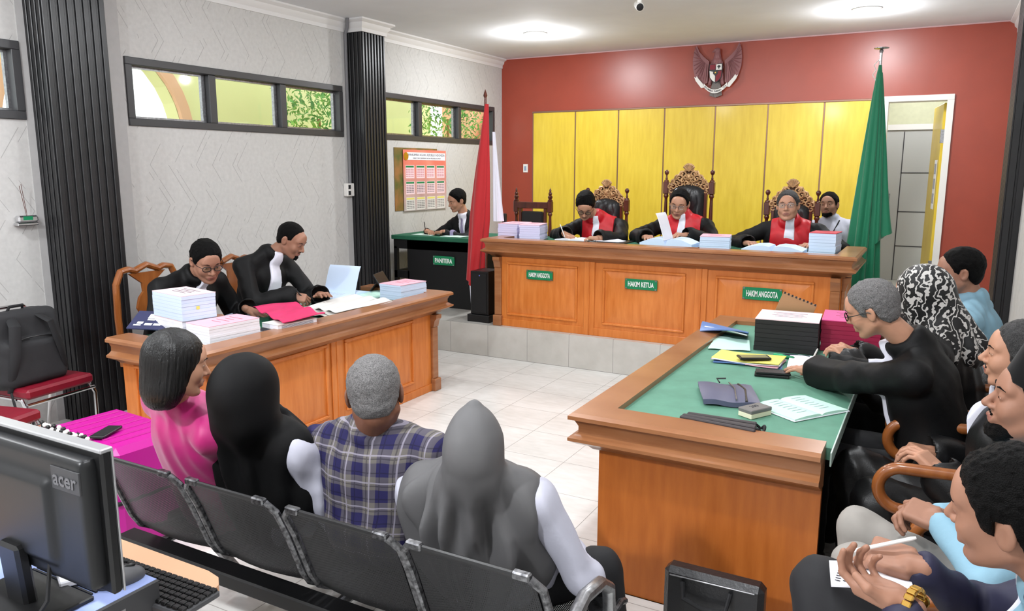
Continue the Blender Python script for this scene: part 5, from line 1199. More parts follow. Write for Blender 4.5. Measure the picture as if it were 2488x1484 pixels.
# suitcase, phone, beads
t = thing('suitcase', 'hot pink ribbed suitcase lying beside the woman in pink', 'suitcase', (-3.36, 2.17, 0), math.radians(-4))
MB().bb(-.30, .30, -.19, .19, .03, .53, .03).build('shell', M['case'], t)
for i in range(7): MB().tube([(-.22 + .07 * i, -.14, .531), (-.22 + .07 * i, .14, .531)], .006, 6).build('rib', M['case'], t)
b = MB(); b.bb(-.303, .303, -.193, .193, .27, .285, .003); b.build('zip', M['strap'], t)
for a in (-1, 1):
    for c in (-1, 1): MB().lathe([(.03, -.012), (.03, .012)], (a * .25, c * .14, .03), 12, (0, 1, 0)).build('wheel', M['black'], t)
t = thing('mobile_phone', 'black phone in a case lying on the pink suitcase', 'phone', (-3.30, 2.08, .538), math.radians(25)); MB().bb(-.035, .035, -.078, .078, 0, .012, .005).build('phone_body', M['black'], t); MB().bb(-.03, .03, -.07, .07, .012, .0125).build('screen', M['leather'], t)
b = MB(); k = 0
for i in range(34):
    u = i / 33; b.cm = i % 2; b.ell((-3.64 + .40 * u, 1.985 - .03 * u + .012 * math.sin(i * 1.9), .553 + .008 * math.cos(i * 2.3)), (.011, .011, .011), 8, 6)
b.cm = 0; b.tube([(-3.64 + .40 * u, 1.985 - .03 * u, .55) for u in (0, .5, 1)], .004, 6); tag(b.build('bead_strap', [M['black'], M['white']]), 'black and white beaded strap along the edge of the pink suitcase', 'strap')
# ---------------------------------------------------------------- paper stacks, books, folders
def stack(name, label, c, w, d, h, rz, z, side='paper', top='pink', front=None, cover=None, group=None, sheets=7):
    t = thing(name, label, 'papers', (c[0], c[1], z), rz, group); R = random.Random(int(abs(c[0] * 1000 + c[1] * 77)))
    b = MB(); zz = 0
    for i in range(sheets):
        hh = h * .97 / sheets; b.M = T(R.uniform(-.0025, .0025), R.uniform(-.0025, .0025), 0); b.bb(-w / 2, w / 2, -d / 2, d / 2, zz, zz + hh - .0006, .0008); zz += hh
    b.build('page_block', M[side], t)
    MB().bb(-w / 2 - .001, w / 2 + .001, -d / 2 - .001, d / 2 + .001, h * .97, h, .0006).build('cover_sheet', M[top], t)
    if front: MB().bb(-w / 2 - .0015, w / 2 + .0015, -d / 2 - .003, -d / 2 + .0, 0, h, .0005).build('spine', M[front], t)
    b = MB()
    for r in range(4): b.bb(-w * .28 + .02 * (r % 2), w * .28 - .02 * (r % 2), d * .25 - r * d * .13 - .003, d * .25 - r * d * .13 + .003, h, h + .0005)
    b.build('print', M['printred' if top in ('pink', 'redpaper') else 'print'], t); return t
ST = 'stacks of case files'
stack('paper_stack', 'pink-covered case file stack on the left table, nearest the camera', (-3.62, 3.06), .22, .34, .12, math.radians(-6), .755, 'paper', 'pink', None)
stack('paper_stack', 'low file stack under the tall white one on the left table', (-3.93, 3.04), .33, .21, .12, math.radians(-10), .755, 'paper', 'pinkwhite')
q = stack('paper_stack', 'tall white case file stack resting on a lower one before the man in dark glasses', (-3.925, 3.04), .34, .215, .15, math.radians(-10), .876, 'paperblue', 'pinkwhite')
MB().bb(.171, .1725, -.02, .0, .06, .08).build('sticker', M['yellowpaper'], q)
stack('paper_stack', 'case file stack at the far end of the left table beside the tablet', (-3.63, 4.82), .22, .30, .12, math.radians(-5), .755, 'paperblue', 'pink')
t = thing('box_lid', 'dark navy cardboard lid with white prints leaning at the corner of the left table', 'box', (-4.11, 2.965, .80), math.radians(18))
b = MB(); b.box((0, 0, .04), (.30, .16, .012), .003, rotm(.55)); b.box((0, .065, .015), (.30, .012, .10), .003); b.build('lid_board', M['navybox'], t)
b = MB(); R_ = rotm(.55)
for (x, y, w, h) in ((-.02, .03, .06, .04), (-.02, -.0, .05, .012), (-.08, -.03, .04, .02), (-.02, -.04, .05, .02), (.04, -.04, .05, .018), (-.09, -.05, .05, .01)): p = R_ @ Vector((x, y, .0075)); b.box((p.x, p.y, p.z + .04), (w, h, .001), 0, R_)
b.build('lid_print', M['signtext'], t)
p = R_ @ Vector((.02, .062, .0075)); MB().box((p.x, p.y, p.z + .04), (.09, .022, .0012), 0, R_).build('lid_label', M['yellowpaper'], t)
def book(name, label, cat, x, y, z, w, d, h, rz, m, pages='paper', lines=None):
    t = thing(name, label, cat, (x, y, z), rz); MB().bb(-w / 2 + .004, w / 2 - .004, -d / 2 + .002, d / 2 - .002, .002, h - .002, .001).build('page_block', M[pages], t)
    MB().bb(-w / 2, w / 2, -d / 2, d / 2, 0, .002).bb(-w / 2, w / 2, -d / 2, d / 2, h - .002, h).bb(-w / 2, -w / 2 + .003, -d / 2, d / 2, 0, h, .001).build('cover', M[m], t)
    if lines:
        b = MB()
        for i in range(lines): b.bb(w / 2 - .005, w / 2 - .0032, -d * .4, d * .4, h * (.25 + .2 * i), h * (.25 + .2 * i) + h * .07)
        b.build('print', M['print'], t)
    return t
book('book', 'white paperback with black title lines under the pink folder on the left table', 'book', -3.50, 3.47, .785, .16, .30, .03, math.radians(-8), 'white', lines=3)
book('book', 'thick pale book lowest under the pink folder on the left table', 'book', -3.49, 3.40, .755, .18, .28, .03, math.radians(-4), 'print')
def loose(name, label, cat, fn, m, nu=12, nv=8, th=.002, extra=None, loc=(0, 0, 0)):
    t = thing(name, label, cat, loc); b = MB(); o = Vector(loc); b.sheet(lambda u, v: Vector(fn(u, v)) - o, nu, nv, th); b.build('sheet', M[m], t, smooth=1.0)
    return t
def quad(pts, z, wave=0.0, fr=3):
    A, B_, C_, D_ = [Vector((p[0], p[1])) for p in pts]
    def fn(u, v):
        p = A.lerp(B_, u).lerp(D_.lerp(C_, u), v); return (p.x, p.y, z + wave * (.5 + .5 * math.sin(fr * PI * u + 2.1 * v) * math.cos(2.3 * v + u)))
    return fn
loose('folder', 'crumpled hot pink plastic folder on the left table', 'folder', quad([(-3.99, 3.62), (-3.42, 3.33), (-3.38, 3.66), (-3.93, 3.92)], .820, .022, 5), 'hotpink', 20, 14, .004, loc=(-3.65, 3.6, .755))
loose('paper', 'pale green printed sheet on the left table beside the pink folder', 'paper', quad([(-4.15, 3.86), (-3.93, 4.06), (-4.07, 4.30), (-4.25, 4.17)], .760, .004), 'greenpaper', loc=(-4.1, 4.1, .755))
loose('paper', 'pale sheet under the hand of the man in dark glasses', 'paper', quad([(-4.20, 3.55), (-3.98, 3.66), (-4.08, 3.86), (-4.26, 3.74)], .760, .003), 'paperblue', loc=(-4.1, 3.7, .755))
tp_ = thing('newspaper', 'folded crumpled newspaper near the edge of the left table', 'newspaper', (-3.72, 4.15, .755))
for k, (dx, dy, m) in enumerate(((0, 0, 'news'), (.02, .03, 'news'), (-.03, .08, 'newslight'))):
    f_ = quad([(-3.80 + dx, 3.88 + dy), (-3.46 + dx, 3.82 + dy), (-3.46 + dx, 4.42 + dy), (-3.90 + dx, 4.46 + dy)], .762 + .012 * k, .016, 4 + k); b = MB(); b.sheet(lambda u, v: Vector(f_(u, v)) - tp_.location, 18, 12, .002); b.build('page', M[m], tp_, smooth=1)
def open_book(name, label, cat, x, y, z, w, d, h, rz, m='paper', cover='print', mm=None, lift=None):
    t = thing(name, label, cat, (x, y, z), rz)                # spine along y, pages fall to both sides
    for s in (-1, 1):
        b = MB(); prof = [(0, .30 * h), (.04 * w, .85 * h), (.14 * w, h), (.30 * w, .92 * h), (.5 * w, .45 * h), (.5 * w, 0), (0, 0)]
        b.prism([(s * a, c) for a, c in prof], d, Matrix(((1, 0, 0, 0), (0, 0, 1, -d / 2), (0, 1, 0, .003), (0, 0, 0, 1)))); b.build('page_block', M[m], t, smooth=.7)
    MB().bb(-w / 2 - .006, w / 2 + .006, -d / 2 - .005, d / 2 + .005, 0, .003, .001).build('cover', M[cover], t)
    if lift:
        b = MB()
        b.sheet(lambda u, v: (w * .02 + lift * .5 * u * (1 - .25 * u) - .02, d * (v - .5) * .98, h * .8 + w * .5 * (1 - (1 - u) ** 1.6)), 8, 4, .004); b.build('raised_page', M[mm or m], t, smooth=1)
    b = MB()
    for s in (-1, 1):
        for i in range(7): yy = d * (.38 - .11 * i); x0 = s * .12 * w; x1 = s * .30 * w; b.add([(x0, yy, h + .004), (x1, yy, .93 * h + .0045), (x1, yy - .003, .93 * h + .0045), (x0, yy - .003, h + .004)], [(0, 1, 2, 3)])
    b.build('print', M['greyprint'], t, fix=False); return t
open_book('open_file', 'open case file with a raised bluish page before the nearly bald man', 'file', -4.10, 4.62, .755, .42, .30, .03, math.radians(95), 'paperblue', lift=.25)
open_book('open_file', 'pale open file lying by the black tablet on the left table', 'file', -3.88, 4.78, .755, .30, .28, .014, math.radians(60), 'greenpaper')
t = thing('tablet', 'black tablet propped up on its folding cover at the far end of the left table', 'tablet', (-3.93, 4.95, .755), math.radians(-70))
b = MB(); b.box((0, .0, .085), (.24, .009, .17), .004, rotm(.55)); b.build('tablet_body', M['black'], t); MB().box((0, -.062, .045), (.22, .004, .12), .001, rotm(-.7)).build('cover_stand', M['leather'], t); b = MB(); b.box((0, .005, .082), (.22, .002, .15), 0, rotm(.55)); b.build('screen', M['steel'], t)
# judges' desk
zj = 1.086
stack('paper_stack', 'white file block at the far left end of the judges desk', (-3.60, 6.60), .21, .30, .15, 0, zj, 'paperviolet', 'pink')
stack('paper_stack', 'white and pink file block by the leftmost judge', (-3.37, 6.55), .20, .30, .15, math.radians(12), zj, 'paperviolet', 'pink')
open_book('notebook', 'open notebook the bowed judge is writing in', 'notebook', -3.0, 6.66, zj, .30, .20, .018, 0, 'paper', 'black')
t = thing('eyeglasses', 'folded eyeglasses lying between notebook and papers on the judges desk', 'glasses', (-2.74, 6.47, zj + .012)); b = MB()
for s in (-1, 1): b.tube([(s * .033 + .022 * math.cos(a), 0, .014 * math.sin(a)) for a in [2 * PI * k / 16 for k in range(16)]], .0022, 6, closed=True)
b.tube([(-.011, 0, .004), (.011, 0, .004)], .002, 6); b.tube([(-.055, 0, .004), (-.05, .06, .002), (.03, .07, -.008)], .002, 6); b.build('frame', M['steel'], t)
tp_ = thing('paper', 'loose white papers on a dark folder between the left and middle judges', 'papers', (-2.6, 6.66, zj)); b = MB(); b.bb(-.20, .16, -.14, .14, 0, .008, .002); b.build('folder', M['leather'], tp_); b = MB(); b.sheet(lambda u, v: (-.14 + .24 * u, -.11 + .2 * v, .014 + .012 * math.sin(4 * u) * v), 8, 6, .004); b.build('sheet', M['paper'], tp_)
open_book('open_file', 'thick open file with an upright page before the middle judge', 'file', -2.02, 6.52, zj, .46, .26, .075, 0, 'paperblue', 'paper', lift=-.22, mm='paper')
stack('paper_stack', 'pink-topped file block right of the middle judge', (-1.62, 6.52), .24, .28, .115, math.radians(10), zj, 'paperblue', 'pink')
open_book('open_book', 'thick open book before the rightmost judge', 'book', -1.13, 6.46, zj, .47, .26, .062, 0, 'paperblue', 'paper')
stack('paper_stack', 'tall file block with a red top at the right end of the judges desk', (-.76, 6.55), .20, .24, .175, math.radians(-4), zj, 'paperblue', 'redpaper')
t = thing('pad', 'dark pad at the right corner of the judges desk', 'pad', (-.62, 6.60, zj)); MB().bb(-.035, .035, -.10, .10, 0, .012, .003).build('pad_block', M['black'], t); MB().bb(-.03, .03, -.09, .09, .012, .014).build('pad_sheet', M['leather'], t)
for x, y, l in ((-4.85, 6.80, 'sheet of paper under the writing hand on the clerk table'), (-4.45, 6.76, 'sheet of paper at the right front edge of the clerk table')):
    loose('paper', l, 'paper', quad([(x - .13, y - .02), (x + .13, y - .03), (x + .13, y + .16), (x - .13, y + .16)], zj - .038, .002), 'greenwhite', 6, 4, loc=(x, y, zj - .04))
# right table
zr = .757
stack('paper_stack', 'black-edged case file block on the right table under a white sheet', (-.68, 4.48), .33, .30, .18, math.radians(4), zr, 'blackedge', 'pinkwhite', None)
stack('paper_stack', 'crimson case file block with a pink cover on the right table', (-.37, 4.66), .30, .34, .175, math.radians(4), zr, 'crimson', 'hotpink2', None)
t = thing('envelope', 'brown envelope with a striped edge behind the black file block', 'envelope', (-.70, 4.67, zr), .1); MB().box((0, 0, .13), (.20, .006, .26), .002, rotm(0, .35, 0)).build('envelope_body', M['brownpaper'], t)
b = MB()
for i in range(9): p = rotm(0, .35, 0) @ Vector((-.09 + .0225 * i, -.004, .128)); b.box((p.x, p.y, p.z + .13), (.010, .002, .012), 0, rotm(0, .35, 0))
b.build('edge_stripe', M['leather'], t)
t = thing('folder', 'blue plastic document pouch at the far left corner of the right table', 'folder', (-1.03, 4.58, zr)); b = MB(); b.sheet(lambda u, v: (-.17 + .31 * u - .05 * v, -.12 * u + .02 + .26 * v - .05, .025 + .028 * math.sin(3 * v + 2 * u) + .02 * u), 12, 10, .006); b.build('pouch', M['bluefolder'], t, smooth=1); MB().tube([(-.15, .0, .05), (0, -.07, .058), (.13, -.13, .05)], .004, 6).build('zip', M['white'], t)
loose('paper', 'pale green printed form at the left edge of the right table', 'paper', quad([(-1.06, 4.20), (-.84, 4.26), (-.90, 4.52), (-1.10, 4.56)], zr + .003, .004), 'greenpaper', loc=(-1.0, 4.35, zr))
tp_ = thing('envelope', 'yellow envelope on a pile of papers on the right table', 'envelope', (-.80, 4.03, zr))
for k, (m, a) in enumerate((('bluefolder', .12), ('pink', -.05), ('paper', .04), ('yellowpaper', -.02))):
    b = MB(); b.M = T(0, 0, .006 * k, rz=a); b.sheet(lambda u, v: (-.17 + .34 * u, -.10 + .20 * v, .004 + .004 * math.sin(5 * u + k)), 10, 6, .004); b.build('sheet', M[m], tp_, smooth=1)
t = thing('mobile_phone', 'phone in a clear brownish case on the yellow envelope', 'phone', (-.765, 3.98, zr + .032), math.radians(-62)); MB().bb(-.038, .038, -.08, .08, 0, .011, .004).build('phone_body', M['black'], t); MB().bb(-.030, .030, -.068, .068, .011, .012).build('screen', M['olive'], t)
t = thing('marker', 'green highlighter pen beside the yellow envelope', 'pen', (-.65, 4.20, zr + .009)); MB().lathe([(.007, -.06), (.009, -.05), (.009, .03), (.006, .045), (.003, .055)], (0, 0, 0), 10, (1, -.35, 0)).build('marker_body', M['marker'], t); MB().lathe([(.0093, .005), (.0093, .05), (.006, .056)], (0, 0, 0), 10, (1, -.35, 0)).build('cap', M['marker2'], t)
t = thing('pen', 'dark blue pen lying before the black file block', 'pen', (-.60, 4.26, zr + .007)); MB().lathe([(.001, -.07), (.005, -.055), (.005, .06), (.003, .07)], (0, 0, 0), 8, (1, .1, 0)).build('barrel', M['navy'], t)
loose('paper', 'note paper under the hands of the grey-haired man in glasses', 'paper', quad([(-.60, 3.98), (-.43, 4.06), (-.46, 4.30), (-.63, 4.26)], zr + .006, .004), 'paper', loc=(-.5, 4.1, zr))
for k, l in enumerate(('dark phone lowest of the two stacked before the writing man', 'dark phone on top of the other before the writing man')):
    t = thing('mobile_phone', l, 'phone', (-.64 + .004 * k, 3.795 + .006 * k, zr + .012 * k), math.radians(-80 + 4 * k)); MB().bb(-.038, .038, -.08, .08, 0, .0105, .004).build('phone_body', M['black'], t); MB().bb(-.034, .034, -.074, .074, .0105, .0112).build('screen', M['leather'], t)
t = thing('pouch', 'grey-blue leather pouch on the right table', 'pouch', (-.745, 3.33, zr), math.radians(20)); b = MB(); b.sheet(lambda u, v: (-.115 + .23 * u, -.14 + .28 * v - .03 * u, .016 + .014 * math.sin(PI * u) * math.sin(PI * v) + .004 * math.sin(9 * u)), 14, 12, .022); b.build('pouch_body', M['pouch'], t, smooth=1)
MB().tube([(.02, -.15, .034), (.03, 0, .042), (.02, .12, .034)], .003, 6).build('zip', M['steel'], t); MB().tube([(.06, -.16, .03), (.075, 0, .036), (.06, .11, .03)], .006, 6).build('edge_roll', M['leather'], t); MB().tube([(-.02, .13, .03), (-.03, .16, .04), (.01, .15, .045)], .004, 6).build('wrist_loop', M['leather'], t)
t = thing('cigarette_pack', 'small grey and cream pack beside the pouch on the right table', 'box', (-.585, 3.13, zr), math.radians(-30)); MB().bb(-.035, .035, -.06, .06, 0, .020, .002).build('lower_box', M['cream2'], t); MB().bb(-.036, .036, -.061, .061, .020, .036, .003).build('upper_box', M['greybox'], t)
text_mesh('print', '200', .03, T(-.005, 0, .0365, rz=PI / 2), M['print'], t, depth=.0003)
open_book('notebook', 'pale green open notebook on the right table near the near corner', 'notebook', -.435, 3.31, zr, .30, .23, .012, math.radians(55), 'greenpaper', 'paper')
t = thing('folding_fan', 'closed dark ribbed folding fan on the near rim of the right table', 'fan', (-.655, 2.905, zr), math.radians(-3))
for i in range(4): b = MB(); b.box((-.02 + .0 * i, -.034 + .020 * i, .016 + .004 * (i % 2)), (.30 - .01 * i, .018, .030), .004, rotm(.0, 0, .04 * (i - 1.5))); b.build('fan_rib', M['fan'], t)
b = MB(); b.tube([(.13 + .02 * math.cos(a), .01 + .03 * math.sin(a), .02 + .008 * math.sin(3 * a)) for a in [2 * PI * k / 18 for k in range(18)]], .006, 6, closed=True); b.build('tassel', M['strap'], t)
# notepad, watch, microphone-free hands in the foreground
t = thing('notepad', 'small spiral notepad held by the man in the navy jacket', 'notepad', (-.045, 1.72, .868)); b = MB(); b.sheet(lambda u, v: (-.085 + .16 * u - .02 * v, -.075 + .15 * v + .02 * u, .012 * math.sin(2.2 * u) - .02 * v + .01), 10, 8, .004); b.build('page', M['paper'], t, smooth=1)
b = MB()
for i in range(8):
    for j in range(5): x = -.075 + .016 * j; y = -.05 + .015 * i; b.box((x, y, .0145 + .012 * math.sin(2.2 * (x + .085) / .16) - .02 * (y + .075) / .15), (.011, .003, .0008), 0)
b.build('handwriting', M['print'], t)
pen((-.115, 1.76, .905), (.9, .08, .42), 'white and black pen held by the man in the navy jacket', 'white', .15)
t = thing('wristwatch', 'gold metal wristwatch of the man in the navy jacket', 'watch', (.025, 1.598, .902)); b = MB(); ax = frame_z((.85, -.4, 0)); n_ = 16
for k in range(n_):
    a = 2 * PI * k / n_; p = ax @ Vector((.030 * math.cos(a), .036 * math.sin(a), 0)); b.box(tuple(p), (.010, .012, .018), .002, (ax @ Matrix.Rotation(a, 3, 'Z')))
b.build('band', M['goldm'], t); p = ax @ Vector((.030, 0, 0)); MB().lathe([(.015, 0), (.016, .004), (.014, .007)], tuple(p), 16, tuple(ax @ Vector((1, 0, 0)))).build('dial', M['goldm'], t)
# bag and bottle on the floor in front of the right table
t = thing('laptop_bag', 'black laptop bag standing against the right table', 'bag', (-.59, 2.58, 0), 0); MB().bb(-.175, .18, -.04, .04, 0, .325, .02).build('bag_body', M['leather'], t)
MB().tube([(-.10, -.045, .285), (-.09, -.07, .235), (-.02, -.075, .215), (.06, -.075, .225), (.07, -.045, .285)], .009, 8).build('handle', M['strap'], t); MB().tube([(-.15, -.043, .30), (.15, -.043, .305)], .003, 6).build('zip', M['steel'], t)
t = thing('bottle', 'water bottle with a blue cap beside the black bag', 'bottle', (-.385, 2.44, 0)); MB().lathe([(.0, 0), (.03, 0), (.032, .02), (.031, .15), (.028, .19), (.014, .225), (.013, .235)], seg=20).build('bottle_body', M['glassy'], t); MB().lathe([(.015, .232), (.0155, .234), (.0155, .252), (.014, .255)], seg=18).build('cap', M['bluecap'], t)
# ---------------------------------------------------------------- foreground left: operator desk with monitor
t = thing('desk', 'small light wooden desk with a rounded end at the bottom left', 'desk', (-2.2, 1.1, 0))
b = MB(); pts = [(-.9, .06), (.60, .155), (.66, .15), (.695, .12), (.71, .08), (.70, .045), (.66, .03), (-.9, .03)]
pts = [(-.9, .135), (.62, .135), (.67, .125), (.70, .10), (.71, .07), (.70, .04), (.68, .02), (.68, -.55), (-.9, -.55)]
b.prism(pts, .022, T(0, 0, .70)); b.build('desk_top', M['peach'], t); b = MB(); b.bb(-.88, .60, .05, .07, .25, .70); b.build('front_board', M['leather'], t)
for x in (-.85, .58): MB().bb(x, x + .03, -.5, .05, 0, .70).build('leg', M['leather'], t)
t = thing('computer_case', 'flat dark desktop computer case under the monitor', 'computer', (-1.53, 1.06, .722)); b = MB(); b.bb(-.55, 0, -.50, 0, .0, .078, .004); b.build('case_body', M['pcgrey'], t); MB().bb(-.55, -.004, -.49, -.004, .0775, .079).build('case_top', M['pcblue'], t)
b = MB()
for i in range(12): b.bb(-.30 + .0 * i, -.07, -.20 + .011 * i, -.195 + .011 * i, .079, .083)
b.build('vent_grille', M['strap'], t); MB().bb(.0, .001, -.11, -.09, .03, .05).build('badge', M['steel'], t)
t = thing('mouse', 'grey computer mouse lying right of the monitor', 'mouse', (-1.598, 1.008, .801), math.radians(-20)); b = MB(); b.ell((0, 0, .006), (.033, .055, .028), 20, 12); b.build('mouse_body', M['mousegrey'], t); MB().ell((0, .022, .031), (.005, .013, .006), 10, 7).build('scroll_wheel', M['black'], t)
t = thing('papers', 'small pile of white paper slips behind the monitor foot', 'papers', (-1.73, .965, .805), math.radians(-25)); MB().bb(-.07, .07, -.025, .025, 0, .016, .003).build('slips', M['paper'], t); MB().bb(-.075, .03, -.03, .0, .016, .026, .004).build('clip', M['mousegrey'], t)
t = thing('keyboard', 'black computer keyboard on the peach desk', 'keyboard', (-1.585, 1.095, .728), math.radians(2)); kb_ = MB().bb(-.26, .145, -.062, .058, 0, .018, .005).build('key_bed', M['mousegrey'], t)
b = MB()
for r in range(6):
    for c in range(20): x = -.245 + .0196 * c; b.bb(x, x + .0165, -.052 + .0178 * r, -.0375 + .0178 * r, .018, .026, .002)
tag(b.build('keys', M['black'], kb_), kind='stuff')
t = thing('monitor', 'black flat computer monitor seen from behind at the bottom left', 'monitor', (-1.705, .90, .80))
MB().bb(-.275, .270, -.012, .012, .072, .388, .006).build('bezel', M['black'], t)
q = SDF(); q.box((0, -.02, .23), (.24, .012, .13), .012, 0); q.box((0, -.036, .22), (.13, .010, .08), .012, .02); q.mesh('back_shell', .006, [M['pcback']], t)
MB().bb(-.275, .270, .012, .016, .072, .388, .002).bb(-.275, .271, -.013, .016, .382, .392, .003).build('silver_edge', M['silver'], t)
MB().box((.0, -.055, .05), (.075, .03, .20), .01, rotm(.06)).build('neck', M['black'], t); MB().bb(-.13, .13, -.13, .03, 0, .012, .005).build('stand_foot', M['black'], t)
MB().bb(.15, .245, -.0465, -.040, .300, .350, .001).build('badge', M['pcgrey'], t); text_mesh('lettering', 'acer', .045, T(.197, -.0475, .325, rx=PI / 2), M['greyletter'], t, depth=.0008, bold=.0008)
b = MB(); b.tube([(.10, -.04, .12), (.11, -.06, .04), (.10, -.10, -.01), (.13, -.16, .008)], .005, 6); b.build('cable', M['black'], t)
# ---------------------------------------------------------------- calendar on the left wall
def calendar(loc, w, h, label, base, low, back=False):
    t = thing('wall_calendar', label, 'calendar', loc); X = lambda y, z, d: (d, y, z)
    b = MB(); b.bb(0, .006, -w / 2, w / 2, -h, 0, .001); b.build('sheet', base, t); return t
cm = mat('calendar_print', 'd9705f', .5); g = NG(cm); o = g.xyz(); f_ = g.m('MULTIPLY_ADD', o[2], 1.75, 1.28); f_.node.use_clamp = True; n_ = g.noise(7, 5)
g.out(g.mix(f_, g.mix(n_, lin('8c8c8e'), lin('d2d0d0')), g.mix(g.noise(4, 3), lin('d65a50'), lin('e59a84'))))
bk = mat('old_calendar', '9a6b3e', .6, col2='4d5a26', nscale=6)
calendar((XL + .001, 7.34, 1.985), .84, .70, 'older brownish green calendar half hidden behind the newer wall calendar', bk, None)
t = calendar((XL + .012, 7.50, 1.965), .86, .69, 'red and grey yearly wall calendar with a white title band', cm, None)
MB().bb(.006, .008, -.36, .41, -.115, -.03, .0005).build('title_band', M['paper'], t)
text_mesh('lettering', 'MAHKAMAH AGUNG REPUBLIK INDONESIA', .038, T(.0085, .03, -.058, rx=PI / 2, rz=PI / 2), M['print'], t, depth=.0004, sx=.98)
text_mesh('subtitle', 'DIREKTORAT JENDERAL BADAN PERADILAN UMUM', .02, T(.0085, .03, -.095, rx=PI / 2, rz=PI / 2), M['print'], t, depth=.0004, sx=1.2)
MB().lathe([(.045, 0), (.045, .002)], (.008, -.38, -.075), 18, (1, 0, 0)).lathe([(.03, .002), (.03, .003)], (.008, -.38, -.075), 18, (1, 0, 0)).build('round_logo', M['goldm'], t)
for r in range(3):
    for c in range(4):
        y0 = -.385 + .205 * c; z0 = -.17 - .18 * r; b = MB(); b.bb(.006, .0068, y0 - .005, y0 + .16, z0 - .15, z0 - .005); b.build('month_field', M['pinkwhite'] if r < 2 else M['newslight'], t)
        MB().bb(.0065, .0078, y0, y0 + .15, z0 - .03, z0 - .01).build('month_header', M['sign'] if r < 2 else M['yellowpaper'], t)
        b = MB()
        for i in range(5):
            for j in range(7): b.bb(.0068, .0074, y0 + .006 + .021 * j, y0 + .017 + .021 * j, z0 - .055 - .019 * i, z0 - .045 - .019 * i)
        b.build('day_grid', M['print'] if r else M['printred'], t)
# ---------------------------------------------------------------- national emblem
t = thing('wall_emblem', 'eagle coat of arms with a white motto ribbon high on the red wall', 'emblem', (-2.395, YB - .02, 2.56)); EM = M['emblem']
PM = lambda y=0: Matrix(((1, 0, 0, 0), (0, 0, -1, y), (0, 1, 0, 0), (0, 0, 0, 1)))
for s in (-1, 1):
    b = MB(); outer = [(.10, .33), (.09, .43), (.16, .49), (.215, .55), (.245, .62), (.272, .56), (.285, .46), (.28, .36), (.255, .27), (.21, .21), (.15, .17), (.10, .19)]
    b.prism([(s * x, z) for x, z in outer], .025, PM()); b.build('wing', EM, t)
    for k in range(11):                                       # flight feathers
        a = k / 10; p0 = Vector((s * (.12 + .08 * a), -.028, .40 + .07 * a)); e = Vector((s * (.12 + .16 * math.sin(a * 1.9 + .1)), -.028, .17 + .43 * a ** 1.3)); b = MB(); b.tube([tuple(p0), tuple(p0.lerp(e, .6)), tuple(e)], [.007, .012, .005], 6, flat=.6); b.build('feather', EM, t)
q = SDF(); q.ell((0, -.02, .36), (.075, .035, .12), 0); q.cap((0, -.03, .42), (.005, -.03, .52), .045, .032, .03); q.ell((.0, -.035, .545), (.036, .026, .032), .015); q.cap((-.02, -.035, .545), (-.062, -.035, .525), .014, .005, .01)
for s in (-1, 1): q.cap((s * .05, -.02, .27), (s * .075, -.02, .17), .03, .018, .02)
q.mesh('eagle_body', .006, [EM], t, noise=fuzz(.003, 130))
for k in range(9): x = -.064 + .016 * k; MB().tube([(x * .5, -.012, .24), (x, -.014, .02 + .01 * abs(k - 4) * .5)], [.008, .011], 6, flat=.6).build('tail_feather', M['emblemgrey'], t)
sh = [(-.075, .395), (.075, .395), (.078, .30), (.068, .24), (.035, .20), (0, .175), (-.035, .20), (-.068, .24), (-.078, .30)]
MB().prism(sh, .02, PM(-.045)).build('shield', M['leather'], t)
MB().prism([(-.068, .388), (-.004, .388), (-.004, .33), (-.070, .33)], .003, PM(-.065)).build('shield_field', M['maroon'], t)
MB().prism([(.004, .388), (.068, .388), (.070, .325), (.004, .325)], .003, PM(-.065)).build('shield_field', M['white'], t); MB().ell((.037, -.070, .362), (.019, .003, .014), 10, 6).tube([(.037, -.070, .352), (.037, -.070, .334)], .004, 6).build('banyan_tree', M['leather'], t)
MB().prism([(-.070, .315), (-.004, .30), (-.004, .19), (-.032, .206), (-.062, .245)], .003, PM(-.065)).build('shield_field', M['white'], t); MB().prism([(.004, .31), (.070, .315), (.062, .245), (.032, .206), (.004, .19)], .003, PM(-.065)).build('shield_field', M['maroon'], t)
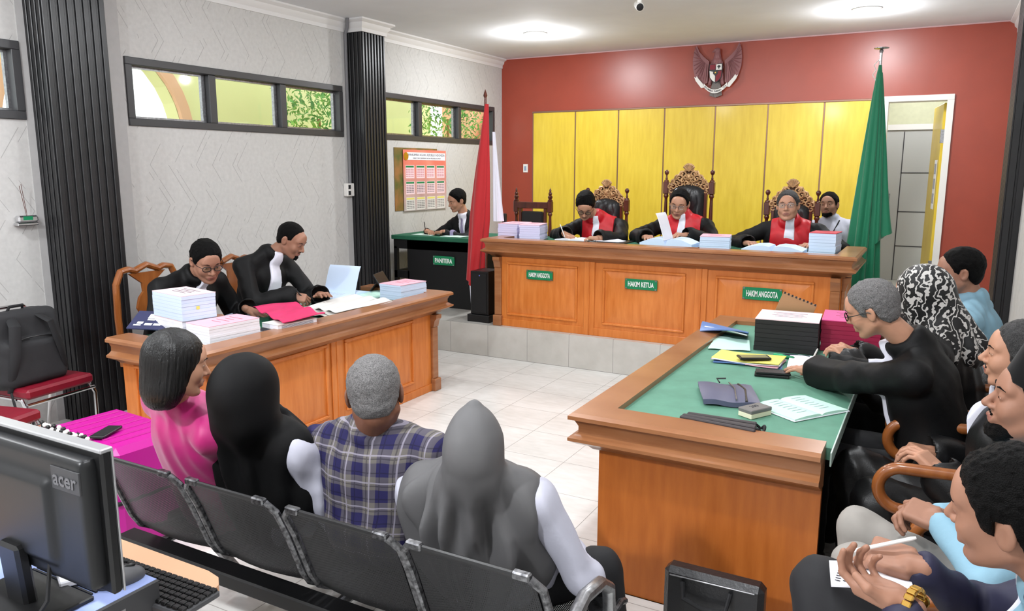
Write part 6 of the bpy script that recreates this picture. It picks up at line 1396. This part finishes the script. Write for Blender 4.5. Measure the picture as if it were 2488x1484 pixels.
MB().prism([(-.028, .325), (.028, .325), (.028, .285), (0, .255), (-.028, .285)], .004, PM(-.067)).build('shield_centre', M['leather'], t); MB().prism([(.006 * (2.2 if k % 2 == 0 else 1) * math.cos(PI / 2 + k * PI / 5) , .295 + .006 * (2.2 if k % 2 == 0 else 1) * math.sin(PI / 2 + k * PI / 5)) for k in range(10)], .003, PM(-.071)).build('star', M['goldm'], t)
arc = lambda u: (-.135 + .27 * u + .0, .085 + .075 * (2 * u - 1) ** 2)
b = MB(); b.sheet(lambda u, v: (arc(u)[0], -.055, arc(u)[1] + .042 * (v - .5)), 24, 2, .006); b.build('ribbon', M['white'], t, smooth=1)
for s in (-1, 1): MB().prism([(s * x, z) for x, z in ((.13, .135), (.145, .175), (.20, .235), (.225, .27), (.232, .25), (.255, .262), (.235, .215), (.19, .16), (.165, .13))], .005, PM(-.045)).build('ribbon_end', M['white'], t)
txt = 'BHINNEKA TUNGGAL IKA'; b = MB()
for i, ch in enumerate(txt):
    if ch == ' ': continue
    u = .06 + .88 * i / (len(txt) - 1); p = arc(u); p2 = arc(u + .01); an_ = math.atan2(p2[1] - p[1], p2[0] - p[0]); o = text_mesh('letter', ch, .026, T(p[0], -.0595, p[1], rx=PI / 2) @ Matrix.Rotation(an_, 4, 'Z'), M['print'], None, depth=.0006, sx=.75, bold=.0006)
    b.add([tuple(v.co) for v in o.data.vertices], [tuple(f.vertices) for f in o.data.polygons]); bpy.data.objects.remove(o, do_unlink=True)
b.build('motto', M['print'], t, smooth=0, fix=False)

# repeats carry a shared group
for o in bpy.data.objects:
    if o.parent or 'category' not in o or 'group' in o: continue
    n = o.name.split('.')[0]
    gname = {'paper_stack': 'stacks of case files', 'desk_sign': 'green name signs on the desks', 'throne_chair': 'high chairs behind the judges desk', 'armchair': 'wooden armchairs along the right wall',
             'wooden_chair': 'wooden chairs behind the left table', 'padded_chair': 'maroon padded chairs by the left wall', 'flag': 'furled flags on poles', 'counsel_table': 'two counsel tables', 'pen': 'pens', 'paper': 'loose sheets of paper',
             'mobile_phone': 'mobile phones', 'open_file': 'open case files', 'wall_calendar': 'wall calendars', 'shrub': 'shrubs outside the windows', 'notebook': 'open notebooks', 'book': 'books on the left table', 'person': 'people in the courtroom', 'envelope': 'envelopes'}.get(n)
    if gname: o['group'] = gname
